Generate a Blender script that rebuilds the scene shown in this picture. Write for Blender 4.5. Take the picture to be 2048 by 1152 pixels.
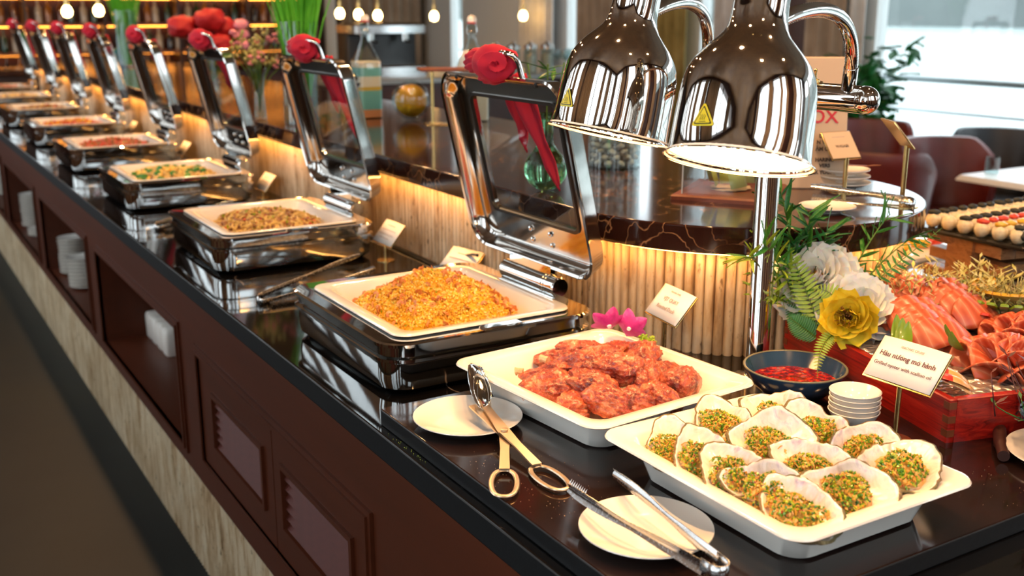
import bpy, bmesh, math, random
from math import sin, cos, pi, radians, sqrt, atan2, exp
from mathutils import Vector, Matrix, Euler, noise
random.seed(7)
for _o in list(bpy.data.objects): bpy.data.objects.remove(_o)
SC = bpy.context.scene
COL = SC.collection

# ------------------------------------------------------------------ camera
cam = bpy.data.cameras.new('camera')
cam.sensor_width = 36.0; cam.lens = 36.0 * 2130 / 2048
cam.clip_start = 0.05; cam.clip_end = 2000
camo = bpy.data.objects.new('camera', cam); COL.objects.link(camo)
R3 = Matrix(((0.85522615, 0.13089557, -0.50145247), (-0.51825498, 0.21600433, -0.82749858), (0, 0.96757867, 0.25256983)))
camo.matrix_world = Matrix.Translation((0, 0, 1.62)) @ R3.to_4x4()
cam.dof.use_dof = True; cam.dof.focus_distance = 1.72; cam.dof.aperture_fstop = 4.4
SC.camera = camo
CAMP = Vector((0, 0, 1.62))
# ------------------------------------------------------------------ view
SC.view_settings.view_transform = 'Standard'; SC.view_settings.look = 'None'
SC.view_settings.gamma = 1.0; SC.view_settings.use_curve_mapping = False
SC.view_settings.exposure = 0.28
SC.cycles.max_bounces = 10; SC.cycles.transparent_max_bounces = 24
SC.cycles.glossy_bounces = 6; SC.cycles.transmission_bounces = 8; SC.cycles.diffuse_bounces = 4
SC.cycles.sample_clamp_indirect = 4.0; SC.cycles.caustics_reflective = False; SC.cycles.caustics_refractive = False
SC.cycles.use_denoising = True
# ------------------------------------------------------------------ sky (flat overcast)
w = bpy.data.worlds.new('overcast'); SC.world = w; w.use_nodes = True
bg = w.node_tree.nodes['Background']; bg.inputs[0].default_value = (0.86, 0.94, 1.0, 1); bg.inputs[1].default_value = 4.2

HEAT = 24.0     # emission of the heat lamps
STRIP = 50.0    # emission of the led strip under the riser slab
TOP = 0.917     # counter top height
SH = 1.20       # riser shelf height
PF = 0.947      # raised marble board height

# ================================================================== helpers
def rgb(h):
    h = h.lstrip('#'); v = [int(h[i:i+2], 16) / 255 for i in (0, 2, 4)]
    return tuple(x / 12.92 if x <= .04045 else ((x + .055) / 1.055) ** 2.4 for x in v) + (1,)
class NT:
    def __init__(s, name):
        s.m = bpy.data.materials.new(name); s.m.use_nodes = True; s.t = s.m.node_tree; s.n = s.t.nodes
        s.b = s.n['Principled BSDF']; s.out = s.n['Material Output']
        s.tc = None
    def new(s, t, **k):
        n = s.n.new(t)
        for a, v in k.items():
            if a[0] == '_': setattr(n, a[1:], v)
        return n
    def link(s, a, b): s.t.links.new(a, b)
    def coord(s, kind='Object', scale=(1, 1, 1)):
        if not s.tc: s.tc = s.n.new('ShaderNodeTexCoord')
        mp = s.n.new('ShaderNodeMapping'); mp.inputs['Scale'].default_value = scale
        s.link(s.tc.outputs[kind], mp.inputs[0]); return mp.outputs[0]
    def noise(s, scale, detail=4, rough=.55, dist=0, vec=None, sc=(1, 1, 1)):
        n = s.n.new('ShaderNodeTexNoise'); n.inputs['Scale'].default_value = scale; n.inputs['Detail'].default_value = detail
        n.inputs['Roughness'].default_value = rough; n.inputs['Distortion'].default_value = dist
        s.link(vec or s.coord('Object', sc), n.inputs['Vector']); return n.outputs['Fac']
    def voro(s, scale, feature='F1', sc=(1, 1, 1), out='Distance', vec=None):
        n = s.n.new('ShaderNodeTexVoronoi'); n.feature = feature; n.inputs['Scale'].default_value = scale
        s.link(vec or s.coord('Object', sc), n.inputs['Vector']); return n.outputs[out]
    def ramp(s, fac, stops, interp='LINEAR'):
        r = s.n.new('ShaderNodeValToRGB'); r.color_ramp.interpolation = interp
        el = r.color_ramp.elements
        while len(el) < len(stops): el.new(.5)
        for e, (p, c) in zip(el, stops): e.position = p; e.color = c if len(c) == 4 else tuple(c) + (1,)
        s.link(fac, r.inputs[0]); return r.outputs[0]
    def mix(s, fac, a, b, mode='MIX'):
        m = s.n.new('ShaderNodeMix'); m.data_type = 'RGBA'; m.blend_type = mode
        for sock, v in ((m.inputs[0], fac), (m.inputs[6], a), (m.inputs[7], b)):
            if hasattr(v, 'links'): s.link(v, sock)
            else: sock.default_value = v
        return m.outputs[2]
    def col(s, v):
        if hasattr(v, 'links'): s.link(v, s.b.inputs['Base Color'])
        else: s.b.inputs['Base Color'].default_value = v
    def set(s, **k):
        nm = dict(rough='Roughness', metal='Metallic', coat='Coat Weight', coatr='Coat Roughness', trans='Transmission Weight', ior='IOR',
                  sss='Subsurface Weight', spec='Specular IOR Level', alpha='Alpha', sheen='Sheen Weight', emit='Emission Strength', emitc='Emission Color')
        for a, v in k.items():
            so = s.b.inputs[nm[a]]
            if hasattr(v, 'links'): s.link(v, so)
            else: so.default_value = v
        if 'sss' in k: s.b.inputs['Subsurface Radius'].default_value = (1, .5, .3); s.b.inputs['Subsurface Scale'].default_value = .008
        return s
    def bump(s, h, strength=.3, dist=.002):
        b = s.n.new('ShaderNodeBump'); b.inputs['Strength'].default_value = strength; b.inputs['Distance'].default_value = dist
        s.link(h, b.inputs['Height']); s.link(b.outputs[0], s.b.inputs['Normal']); return s
def flat(name, c, rough=.5, **k):
    m = NT(name); m.col(rgb(c) if isinstance(c, str) else c); m.set(rough=rough, **k); return m.m
def emis(name, c, st):
    m = NT(name); m.col((0, 0, 0, 1)); m.set(emitc=rgb(c), emit=st, rough=.6); return m.m
def mottled(name, cols, scale=60, rough=.45, bump=.3, detail=5, sc=(1, 1, 1), dist=0, **k):
    m = NT(name); f = m.noise(scale, detail, .6, dist, sc=sc); n = len(cols)
    m.col(m.ramp(f, [(.3 + .4 * i / (n - 1), rgb(c)) for i, c in enumerate(cols)])); m.set(rough=rough, **k)
    if bump: m.bump(f, bump, .003)
    return m.m

MT = {}
def build_materials():
    M = MT
    m = NT('chrome'); m.col((.78, .78, .77, 1)); m.set(metal=1, rough=.055); m.bump(m.noise(9, 2), .12, .004); M['chrome'] = m.m
    m = NT('lid_steel'); m.col((.56, .53, .50, 1)); m.set(metal=1, rough=.10); m.bump(m.noise(9, 2), .1, .004); M['lids'] = m.m
    m = NT('chrome_shade'); m.col((.72, .68, .64, 1)); m.set(metal=1, rough=.04); M['shade'] = m.m
    m = NT('satin_steel'); m.col((.62, .62, .62, 1)); m.set(metal=1, rough=m.ramp(m.noise(300, 2), [(.3, (.15, .15, .15, 1)), (.7, (.3, .3, .3, 1))])); M['steel'] = m.m
    M['brass'] = flat('brass', (.72, .5, .2, 1), .22, metal=1)
    M['goldtong'] = flat('gold_brushed', (.78, .60, .42, 1), .3, metal=1)
    m = NT('white_porcelain'); m.col(rgb('f1ece4')); m.set(rough=.12, coat=.6, coatr=.05); M['porc'] = m.m
    # black marble
    m = NT('black_marble')
    v = m.voro(1.7, 'DISTANCE_TO_EDGE', vec=None, sc=(1, 1, 1)); nv = m.noise(3.5, 5, .6)
    warp = m.n.new('ShaderNodeVectorMath'); warp.operation = 'MULTIPLY_ADD'; nn = m.n.new('ShaderNodeTexNoise'); nn.inputs['Scale'].default_value = 3
    m.link(m.coord('Object'), nn.inputs['Vector']); m.link(nn.outputs['Color'], warp.inputs[0]); warp.inputs[1].default_value = (.3, .3, .3); m.link(m.coord('Object'), warp.inputs[2])
    v2 = m.voro(2.2, 'DISTANCE_TO_EDGE', vec=warp.outputs[0])
    vein = m.ramp(v2, [(0, (1, 1, 1, 1)), (.003, (.4, .4, .4, 1)), (.007, (0, 0, 0, 1))])
    patch = m.ramp(nv, [(.52, (0, 0, 0, 1)), (.66, (1, 1, 1, 1))])
    fac = m.mix(1.0, vein, patch, 'MULTIPLY')
    m.col(m.mix(fac, rgb('0b0a0a'), rgb('8d8078'))); m.set(rough=.06, spec=.55); m.bump(m.noise(5, 2), .03, .002); M['black'] = m.m
    m = NT('black_marble_edge'); m.col(m.mix(m.mix(1.0, vein, patch, 'MULTIPLY') if False else m.noise(120, 3), rgb('121213'), rgb('212224'))); m.set(rough=.45, spec=.3); M['blackedge'] = m.m
    # platform board: dark marble with crumbs and speckle
    m = NT('dark_marble_board'); sp = m.ramp(m.voro(420, 'F1'), [(.0, (1, 1, 1, 1)), (.10, (.3, .3, .3, 1)), (.16, (0, 0, 0, 1))])
    pt = m.ramp(m.noise(9, 3), [(.45, (0, 0, 0, 1)), (.7, (1, 1, 1, 1))])
    m.col(m.mix(m.mix(1.0, sp, pt, 'MULTIPLY'), m.mix(m.noise(14, 5), rgb('0d0a0a'), rgb('2a1712')), rgb('8a6a55'))); m.set(rough=.11, spec=.6); M['board'] = m.m
    # brown emperador marble for riser slab
    m = NT('brown_marble'); nn = m.n.new('ShaderNodeTexNoise'); nn.inputs['Scale'].default_value = 7; nn.inputs['Detail'].default_value = 4
    m.link(m.coord('Object'), nn.inputs['Vector']); wp = m.n.new('ShaderNodeVectorMath'); wp.operation = 'MULTIPLY_ADD'
    m.link(nn.outputs['Color'], wp.inputs[0]); wp.inputs[1].default_value = (.22, .22, .22); m.link(m.coord('Object'), wp.inputs[2])
    vv = m.voro(11, 'DISTANCE_TO_EDGE', vec=wp.outputs[0]); vein = m.ramp(vv, [(0, (1, 1, 1, 1)), (.007, (.35, .35, .35, 1)), (.02, (0, 0, 0, 1))])
    pt = m.ramp(m.noise(5, 3), [(.44, (0, 0, 0, 1)), (.6, (1, 1, 1, 1))])
    m.col(m.mix(m.mix(1.0, vein, pt, 'MULTIPLY'), rgb('2c1610'), rgb('c28f63'))); m.set(rough=.09, spec=.5); M['brownm'] = m.m
    # travertine ribs
    m = NT('fluted_travertine'); n1 = m.noise(26, 5, .65, sc=(1, 1, .22)); n2 = m.noise(90, 3, .6, sc=(1, 1, .35)); n3 = m.noise(3.2, 3, .5)
    c = m.ramp(n1, [(.28, rgb('8f6f4c')), (.42, rgb('c4a782')), (.55, rgb('dcc7a6')), (.75, rgb('e6d6bc'))])
    c = m.mix(m.ramp(n2, [(.28, (.8, .8, .8, 1)), (.38, (0, 0, 0, 1))]), c, rgb('5f4527'))
    c = m.mix(m.ramp(n3, [(.45, (0, 0, 0, 1)), (.7, (.45, .45, .45, 1))]), c, rgb('9a7f5c'))
    m.col(c); m.set(rough=.5); m.bump(n1, .5, .003); M['trav'] = m.m
    # mahogany painted cabinet
    m = NT('mahogany'); n1 = m.noise(18, 5, .6, sc=(1, .08, 1)); m.col(m.mix(n1, rgb('46200f'), rgb('5f2c18'))); m.set(rough=.42, spec=.35); M['mahog'] = m.m
    m = NT('louvre_paint'); n1 = m.noise(18, 4); m.col(m.mix(n1, rgb('4c221b'), rgb('683028'))); m.set(rough=.6, spec=.3); M['louvre'] = m.m
    m = NT('red_lacquer_wood'); n1 = m.noise(14, 6, .7, 1.2, sc=(.25, 1.6, 7)); m.col(m.ramp(n1, [(.3, rgb('5c0c0a')), (.5, rgb('a01a12')), (.7, rgb('c6301c'))])); m.set(rough=.35, coat=.15, coatr=.2); m.bump(n1, .15, .002); M['redwood'] = m.m
    m = NT('joint_wood'); n1 = m.noise(40, 4); m.col(m.mix(n1, rgb('5e2a18'), rgb('8a4a2c'))); m.set(rough=.4); M['joint'] = m.m
    m = NT('acacia_wood'); n1 = m.noise(9, 6, .6, 2.0, sc=(1, 1, 3)); m.col(m.ramp(n1, [(.3, rgb('5b3620')), (.5, rgb('a8774d')), (.65, rgb('8a5a36')), (.8, rgb('cda273'))])); m.set(rough=.4); M['acacia'] = m.m
    M['floor'] = mottled('dark_vinyl', ['12181b', '1a2022', '202320'], 1.2, .45, 0, spec=.2)
    # glass without refraction cost: thin pane
    def pane(name, tint, gl=1.):
        q = NT(name); q.n.remove(q.b); tr = q.n.new('ShaderNodeBsdfTransparent'); tr.inputs[0].default_value = tint
        g = q.n.new('ShaderNodeBsdfGlossy'); g.inputs['Roughness'].default_value = .02
        lw = q.n.new('ShaderNodeLayerWeight'); lw.inputs[0].default_value = .5
        fr = q.ramp(lw.outputs['Facing'], [(0, (.035*gl,)*3), (.55, (.05*gl,)*3), (.8, (.14*gl,)*3), (1, (.75,)*3)])
        ms = q.n.new('ShaderNodeMixShader'); q.link(fr, ms.inputs[0]); q.link(tr.outputs[0], ms.inputs[1]); q.link(g.outputs[0], ms.inputs[2])
        q.link(ms.outputs[0], q.out.inputs[0]); return q.m
    M['pane'] = pane('clear_pane', (.9, .92, .92, 1)); M['clearg'] = pane('clear_glass', (.82, .89, .89, 1), 2.2)
    m = NT('thick_glass'); m.col((.93, .97, .97, 1)); m.set(rough=.01, trans=1, ior=1.45); M['glass'] = m.m
    m = NT('green_glass'); m.col((.35, .85, .45, 1)); m.set(rough=.02, trans=1, ior=1.35); M['greeng'] = m.m
    m = NT('amber_glass'); m.col((.95, .5, .03, 1)); m.set(rough=.03, trans=.55, ior=1.2, coat=.6); M['amberg'] = m.m
    m = NT('teal_glass'); m.col(rgb('12646c')); m.set(rough=.08, coat=.5); M['teal'] = m.m
    m = NT('red_cloth'); n1 = m.noise(400, 2); m.col(rgb('b0002c')); m.set(rough=.8, sheen=.05); m.bump(n1, .15, .001); M['cloth'] = m.m
    M['card'] = flat('card_paper', 'f3ebe2', .45); M['ink'] = flat('ink', '5a3540', .6); M['inkg'] = flat('faint_ink', 'a89a92', .6); M['redink'] = flat('red_ink', 'c3122a', .5)
    M['paper'] = flat('beige_paper', 'cdb295', .6); M['darkink'] = flat('dark_ink', '4b3c36', .6)
    M['blackp'] = flat('black_plastic', '101010', .35); M['slate'] = flat('black_slate', '0d0c0c', .25)
    M['leather'] = mottled('oxblood_leather', ['3f100c', '5a1a14', '68211a'], 3, .38, .05)
    M['darkle'] = flat('dark_leather', '14161c', .4); M['wtable'] = flat('white_tabletop', 'dfe2e4', .3)
    M['beigec'] = mottled('beige_curtain', ['8a7b6b', '9c8d7c', 'b0a18f'], 3, .8, 0); M['greyc'] = mottled('grey_sheer', ['b0aeac', 'c6c6c6', 'd6d8d8'], 3, .8, 0)
    M['oliv'] = mottled('ochre_curtain', ['7a6a35', '98854a', 'b09b62'], 3, .8, 0)
    M['wframe'] = flat('white_frame', 'd8dcdc', .4); M['dkwood'] = mottled('dark_wood_panel', ['2a1512', '3b1f19', '482a22'], 4, .4, 0)
    M['ceil'] = mottled('ceiling_panel', ['6e4c30', '86603c'], 2, .6, 0); M['greym'] = flat('grey_metal', '8f9698', .4, metal=.6)
    M['leaf'] = mottled('leaf_green', ['1d5a1c', '2f7a22', '5a9a2a'], 30, .4, .1, sss=.1); M['leafy'] = mottled('leaf_lime', ['6f9a1c', '98b32a', 'b8c83a'], 30, .4, .1, sss=.1)
    M['leafd'] = mottled('leaf_dark', ['0f4a22', '17612c', '2d7a33'], 30, .35, .1); M['stem'] = flat('stem_green', '5b7a22', .5)
    M['grass'] = mottled('grass_blade', ['3f9a22', '58b82e', '7ad040'], 6, .45, 0)
    M['petalw'] = mottled('white_petal', ['f4ebdf', 'faf4ec', 'fefbf6'], 25, .5, .1, sss=.6); M['petaly'] = mottled('yellow_petal', ['cfae18', 'e8cc2a', 'f4e04a'], 30, .5, .15, sss=.3)
    M['petalp'] = mottled('magenta_petal', ['b0106a', 'd63a92', 'ea8fc0'], 35, .45, .1, sss=.1); M['petalr'] = flat('red_petal', 'a80e14', .6); M['pink'] = flat('pink_petal', 'e08a98', .6)
    M['warn'] = flat('warning_yellow', 'e8cf1c', .4); M['warnk'] = flat('warning_black', '2a2408', .4)
    # food
    M['rice'] = mottled('rice_grain', ['d08f16', 'eab024', 'f0c644'], 12, .4, 0, sss=.1); M['rice2'] = mottled('rice_pale', ['efb848', 'f5cf6a', 'f8dd96'], 12, .4, 0, sss=.1)
    M['flake'] = mottled('shallot_flake', ['b0581c', 'd98b4a', 'e8b48a'], 60, .45, 0); M['rgreen'] = flat('herb_fleck', '8a9a10', .5)
    m = NT('roast_duck'); n1 = m.noise(38, 6, .65, .6); n2 = m.noise(160, 4, .6)
    c = m.ramp(n1, [(.34, rgb('5e1208')), (.45, rgb('9a3018')), (.56, rgb('c05630')), (.72, rgb('e6a67a'))]); c = m.mix(m.ramp(n2, [(.55, (0, 0, 0, 1)), (.75, (.6, .6, .6, 1))]), c, rgb('f0b98a'))
    m.col(c); m.set(rough=.34, coat=.6, coatr=.2, sss=.04); m.bump(n2, 1., .006); M['duck'] = m.m
    M['bone'] = mottled('bone', ['b98a5a', 'e6c9a0'], 60, .5, .2)
    m = NT('oyster_inside'); n1 = m.noise(26, 5, .6, 1.2); m.col(m.ramp(n1, [(.3, rgb('a89684')), (.43, rgb('dccfc0')), (.58, rgb('e9dfd6')), (.72, rgb('b9a3b8'))])); m.set(rough=.22, coat=.5, coatr=.1, sss=.1); m.bump(n1, .25, .004); M['oyin'] = m.m
    m = NT('oyster_outside'); n1 = m.noise(60, 7, .75, .8); n2 = m.noise(16, 3); c = m.ramp(n1, [(.3, rgb('3c2c1c')), (.48, rgb('8a6f46')), (.62, rgb('b59a6a')), (.8, rgb('dccaa0'))]); m.col(m.mix(m.ramp(n2, [(.5, (0, 0, 0, 1)), (.66, (.7, .7, .7, 1))]), c, rgb('4f5d3c'))); m.set(rough=.6); m.bump(n1, 1., .006); M['oyout'] = m.m
    M['oymeat'] = mottled('oyster_meat', ['b87a38', 'd9a660', 'e8c48a'], 40, .25, .3, coat=.5, sss=.1)
    M['sc1'] = flat('scallion_green', '4f8414', .32, coat=.4); M['sc2'] = flat('scallion_lime', 'b4bc2a', .32, coat=.4); M['sc3'] = flat('fried_shallot', 'dc9a34', .35, coat=.3)
    M['sc4'] = flat('peanut', 'dba850', .35); M['sc5'] = flat('pork_bit', 'b04a26', .35, coat=.3); M['sc6'] = flat('dark_green', '1f4a12', .35)
    m = NT('salmon'); wv = m.n.new('ShaderNodeTexWave'); wv.inputs['Scale'].default_value = 22; wv.inputs['Distortion'].default_value = 3; wv.inputs['Detail'].default_value = 1.5; wv.wave_profile = 'SIN'
    m.link(m.coord('Object', (1, .35, 1)), wv.inputs['Vector']); m.col(m.ramp(wv.outputs['Fac'], [(0, rgb('bc5230')), (.6, rgb('c86240')), (.95, rgb('cd7450')), (1, rgb('d68e6e'))])); m.set(rough=.36, coat=.12, coatr=.2, sss=.2); M['salmon'] = m.m
    M['clam'] = mottled('surf_clam', ['c98a3c', 'e0b070', 'edcf9c'], 50, .3, .4, sc=(1, .2, 1), coat=.3); M['clamr'] = mottled('clam_tip', ['b01a14', 'd8483a', 'f0c8b0'], 45, .3, .1, coat=.3)
    M['yslice'] = flat('yellow_slice', 'dba41c', .35, coat=.3); M['gslice'] = flat('green_slice', '7c9c22', .35, coat=.3); M['rslice'] = flat('red_slice', 'd0381c', .35, coat=.3)
    M['sauce'] = NT('chili_sauce').m
    m = NT('chili_sauce2'); n1 = m.voro(90, 'F1', out='Color'); m.col(m.ramp(m.noise(110, 3), [(.35, rgb('3a0604')), (.5, rgb('8c0f08')), (.64, rgb('c4230f')), (.72, rgb('d89a50'))])); m.set(rough=.08, coat=.6); m.bump(m.noise(110, 3), .5, .003); M['sauce'] = m.m
    m = NT('blue_glaze'); n1 = m.noise(10, 4); m.col(m.mix(n1, rgb('16283c'), rgb('2f4c68'))); m.set(rough=.15, coat=.6, coatr=.05); M['blueg'] = m.m
    M['bluerim'] = flat('glaze_rim', '6d6a58', .25); M['ice'] = NT('foil').m
    m = NT('foil2'); n1 = m.voro(60, 'F1'); m.col((.85, .8, .75, 1)); m.set(metal=.85, rough=.25); m.bump(n1, 1., .01); M['ice'] = m.m
    M['pebble'] = mottled('white_pebble', ['bdb6b2', 'd8d2ce', 'e6e0dc'], 8, .5, .1); M['cork'] = flat('red_seal', 'c0202c', .5)
    M['sand1'] = flat('teal_sand', '6fb3b4', .8); M['sand2'] = flat('orange_sand', 'd38a5c', .8); M['sand3'] = flat('cream_sand', 'd8cfc0', .8); M['sand4'] = flat('yellow_sand', 'c9a94a', .8); M['sandk'] = flat('dark_sand', '2b2a33', .8)
    M['note'] = flat('banknote_green', 'bcc87c', .6); M['oil'] = flat('potato', 'cfae62', .35, coat=.2); M['brownf'] = flat('brown_food', '8a5a2c', .4, coat=.2)
    M['redf'] = flat('red_food', 'c2452a', .4, coat=.2); M['crumb'] = flat('crumb', 'd8b48c', .6)
    M['sricew'] = mottled('sushi_rice', ['cdbb93', 'e6d8b6'], 90, .5, .8, 3); M['nori'] = flat('nori', '1f2118', .6)
    M['hill'] = mottled('hazy_hill', ['4f5656', '5c6362', '686f6d'], .02, 1., 0); M['water'] = NT('river').m
    m = NT('river2'); m.col(rgb('9aa8a6')); m.set(rough=.25); m.bump(m.noise(.8, 4, sc=(1, 1, 1)), .4, .2); M['water'] = m.m
    M['herbp'] = mottled('purple_herb', ['2a0e16', '4a1a22', '6a3434'], 40, .45, .1); M['frill'] = mottled('frilly_herb', ['8a8a3a', 'b0a860', 'd6cfa0'], 40, .5, .1)
build_materials()

# ---------------------------------------------------------------- geometry
class G:
    def __init__(s): s.V = []; s.F = []; s.M = []
    def add(s, vf, mat=0, mtx=None):
        V, F = vf; b = len(s.V)
        if mtx is not None: V = [mtx @ Vector(v) for v in V]
        s.V.extend([tuple(v) for v in V])
        if isinstance(mat, list): s.M.extend(mat)
        else: s.M.extend([mat] * len(F))
        s.F.extend([tuple(i + b for i in f) for f in F]); return s
    def mesh(s, name, mats, smooth=True, angle=38, fixn=True):
        me = bpy.data.meshes.new(name); me.from_pydata(s.V, [], s.F)
        for m in (mats if isinstance(mats, (list, tuple)) else [mats]): me.materials.append(MT[m] if isinstance(m, str) else m)
        me.polygons.foreach_set('material_index', s.M)
        if fixn or (smooth and angle < 179):
            bm = bmesh.new(); bm.from_mesh(me)
            if fixn: bmesh.ops.recalc_face_normals(bm, faces=bm.faces)
            if smooth:
                a = radians(angle)
                for f in bm.faces: f.smooth = True
                for e in bm.edges:
                    if len(e.link_faces) == 2 and e.calc_face_angle(0) > a: e.smooth = False
            bm.to_mesh(me); bm.free()
        elif smooth: me.polygons.foreach_set('use_smooth', [True] * len(me.polygons))
        me.update(); return me
    def obj(s, name, mats, parent=None, smooth=True, angle=38, loc=None, rot=None, fixn=True):
        return link(name, s.mesh(name, mats, smooth, angle, fixn), parent, loc, rot)
def link(name, me, parent=None, loc=None, rot=None, mtx=None):
    o = bpy.data.objects.new(name, me); COL.objects.link(o)
    if parent: o.parent = parent
    if mtx is not None: o.matrix_local = mtx
    if loc is not None: o.location = loc
    if rot is not None: o.rotation_euler = rot
    return o
def tag(o, label=None, cat=None, group=None, kind=None):
    if label: o['label'] = label
    if cat: o['category'] = cat
    if group: o['group'] = group
    if kind: o['kind'] = kind
    return o
def thing(name, label, cat, loc=(0, 0, 0), rotz=0, group=None, mtx=None):
    o = bpy.data.objects.new(name, None); o.empty_display_size = .05; COL.objects.link(o)
    if mtx is not None: o.matrix_world = mtx
    else: o.location = loc; o.rotation_euler = (0, 0, rotz)
    return tag(o, label, cat, group)
def dup(o, parent=None, loc=None, rotz=None, label=None):
    c = o.copy(); COL.objects.link(c)
    if parent: c.parent = parent
    if loc is not None: c.location = loc
    if rotz is not None: c.rotation_euler = (0, 0, rotz)
    if label: c['label'] = label
    for ch in list(o.children): dup(ch, c)
    return c
def box(x0, x1, y0, y1, z0, z1):
    V = [(x, y, z) for x in (x0, x1) for y in (y0, y1) for z in (z0, z1)]
    return V, [(0, 1, 3, 2), (4, 6, 7, 5), (0, 4, 5, 1), (2, 3, 7, 6), (0, 2, 6, 4), (1, 5, 7, 3)]
def bbox(x0, x1, y0, y1, z0, z1, b=.003):
    """box with chamfered vertical and top edges"""
    return rr([(z0, (x1-x0)/2, (y1-y0)/2, b), (z1-b, (x1-x0)/2, (y1-y0)/2, b), (z1, (x1-x0)/2-b, (y1-y0)/2-b, b*.5)], 2, c=((x0+x1)/2, (y0+y1)/2))
def rring(hx, hy, r, seg):
    r = max(min(r, hx, hy), 1e-5); P = []
    for cx, cy, a0 in ((hx-r, hy-r, 0), (-hx+r, hy-r, 90), (-hx+r, -hy+r, 180), (hx-r, -hy+r, 270)):
        for i in range(seg + 1):
            a = radians(a0 + 90 * i / seg); P.append((cx + r * cos(a), cy + r * sin(a)))
    return P
def rr(levels, seg=6, mode='caps', c=(0, 0), cs=True, ce=True):
    V = []; F = []; n = 4 * (seg + 1)
    for z, hx, hy, r in levels: V += [(x + c[0], y + c[1], z) for x, y in rring(hx, hy, r, seg)]
    L = len(levels); rng = range(L if mode == 'loop' else L - 1)
    for i in rng:
        a = i * n; b = ((i + 1) % L) * n
        for j in range(n): k = (j + 1) % n; F.append((a + j, a + k, b + k, b + j))
    if mode != 'loop':
        if cs: F.append(tuple(range(n))[::-1])
        if ce: F.append(tuple((L - 1) * n + j for j in range(n)))
    return V, F
def lathe(prof, n=32, c=(0, 0, 0), sx=1, sy=1):
    V = []; F = []; rings = []
    for r, z in prof:
        if r < 1e-6: rings.append([len(V)]); V.append((c[0], c[1], c[2] + z))
        else:
            rings.append(list(range(len(V), len(V) + n)))
            V += [(c[0] + r * sx * cos(2*pi*i/n), c[1] + r * sy * sin(2*pi*i/n), c[2] + z) for i in range(n)]
    for a, b in zip(rings, rings[1:]):
        for i in range(n):
            j = (i + 1) % n
            if len(a) == 1 and len(b) == 1: continue
            if len(a) == 1: F.append((a[0], b[j], b[i]))
            elif len(b) == 1: F.append((a[i], a[j], b[0]))
            else: F.append((a[i], a[j], b[j], b[i]))
    return V, F
def tube(pts, rad, n=8, cap=True, fl=1.0, up=None):
    pts = [Vector(p) for p in pts]; L = len(pts); rad = rad if isinstance(rad, (list, tuple)) else [rad] * L
    V = []; F = []; t0 = (pts[1] - pts[0]).normalized(); u = Vector(up) if up else Vector((0, 0, 1))
    if abs(t0.dot(u)) > .97: u = Vector((1, 0, 0))
    s = t0.cross(u).normalized()
    for i, p in enumerate(pts):
        t = ((pts[min(i+1, L-1)] - pts[max(i-1, 0)])).normalized()
        s = (s - t * s.dot(t)).normalized(); q = t.cross(s)
        for j in range(n):
            a = 2*pi*j/n; V.append(tuple(p + s * cos(a) * rad[i] + q * sin(a) * rad[i] * fl))
    for i in range(L - 1):
        for j in range(n): k = (j+1) % n; F.append((i*n+j, i*n+k, (i+1)*n+k, (i+1)*n+j))
    if cap: F.append(tuple(range(n))[::-1]); F.append(tuple((L-1)*n+j for j in range(n)))
    return V, F
def prism(poly, z0, z1):
    n = len(poly); V = [(x, y, z0) for x, y in poly] + [(x, y, z1) for x, y in poly]
    return V, [tuple(range(n))[::-1], tuple(range(n, 2*n))] + [(i, (i+1) % n, n + (i+1) % n, n + i) for i in range(n)]
def bez(p0, p1, p2, p3, n=12):
    p0, p1, p2, p3 = map(Vector, (p0, p1, p2, p3))
    return [p0*(1-t)**3 + p1*3*t*(1-t)**2 + p2*3*t*t*(1-t) + p3*t**3 for t in [i/n for i in range(n+1)]]
_ico = {}
def ico(sub=2):
    if sub not in _ico:
        bm = bmesh.new(); bmesh.ops.create_icosphere(bm, subdivisions=sub, radius=1)
        _ico[sub] = ([tuple(v.co) for v in bm.verts], [tuple(v.index for v in f.verts) for f in bm.faces]); bm.free()
    return _ico[sub]
def blob(sub, sx, sy, sz, amp=.15, fr=2., seed=0, oct=3):
    V, F = ico(sub); o = Vector((seed * 3.1, seed * 1.7, seed * .9)); out = []
    for v in V:
        v = Vector(v); d = 1 + amp * noise.fractal(v * fr + o, 1.0, 2.1, oct); out.append((v.x*sx*d, v.y*sy*d, v.z*sz*d))
    return out, F
def chip(s, k=0):
    """a tiny irregular morsel (8 triangles)"""
    V = [(s*random.uniform(.6, 1.1), 0, 0), (-s*random.uniform(.6, 1.1), 0, 0), (0, s*random.uniform(.35, .8), 0), (0, -s*random.uniform(.35, .8), 0), (0, 0, s*random.uniform(.3, .6)), (0, 0, -s*random.uniform(.3, .6))]
    return V, [(0, 2, 4), (2, 1, 4), (1, 3, 4), (3, 0, 4), (2, 0, 5), (1, 2, 5), (3, 1, 5), (0, 3, 5)]
def rmat(loc, s=1):
    return Matrix.Translation(loc) @ Euler((random.uniform(0, 6.3), random.uniform(0, 6.3), random.uniform(0, 6.3))).to_matrix().to_4x4() @ Matrix.Scale(s, 4)
ORD = ['first', 'second', 'third', 'fourth', 'fifth', 'sixth', 'seventh', 'eighth', 'ninth', 'tenth', 'eleventh', 'twelfth', 'thirteenth', 'fourteenth', 'fifteenth', 'sixteenth', 'seventeenth', 'eighteenth', 'nineteenth', 'twentieth'] + ['twenty-' + a for a in ('first', 'second', 'third', 'fourth', 'fifth', 'sixth', 'seventh', 'eighth', 'ninth')] + ['thirtieth'] + ['thirty-' + a for a in ('first', 'second', 'third', 'fourth', 'fifth')]
def T(x, y, z): return Matrix.Translation((x, y, z))
def RZ(a): return Matrix.Rotation(a, 4, 'Z')
def RX(a): return Matrix.Rotation(a, 4, 'X')
def RY(a): return Matrix.Rotation(a, 4, 'Y')
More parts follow.
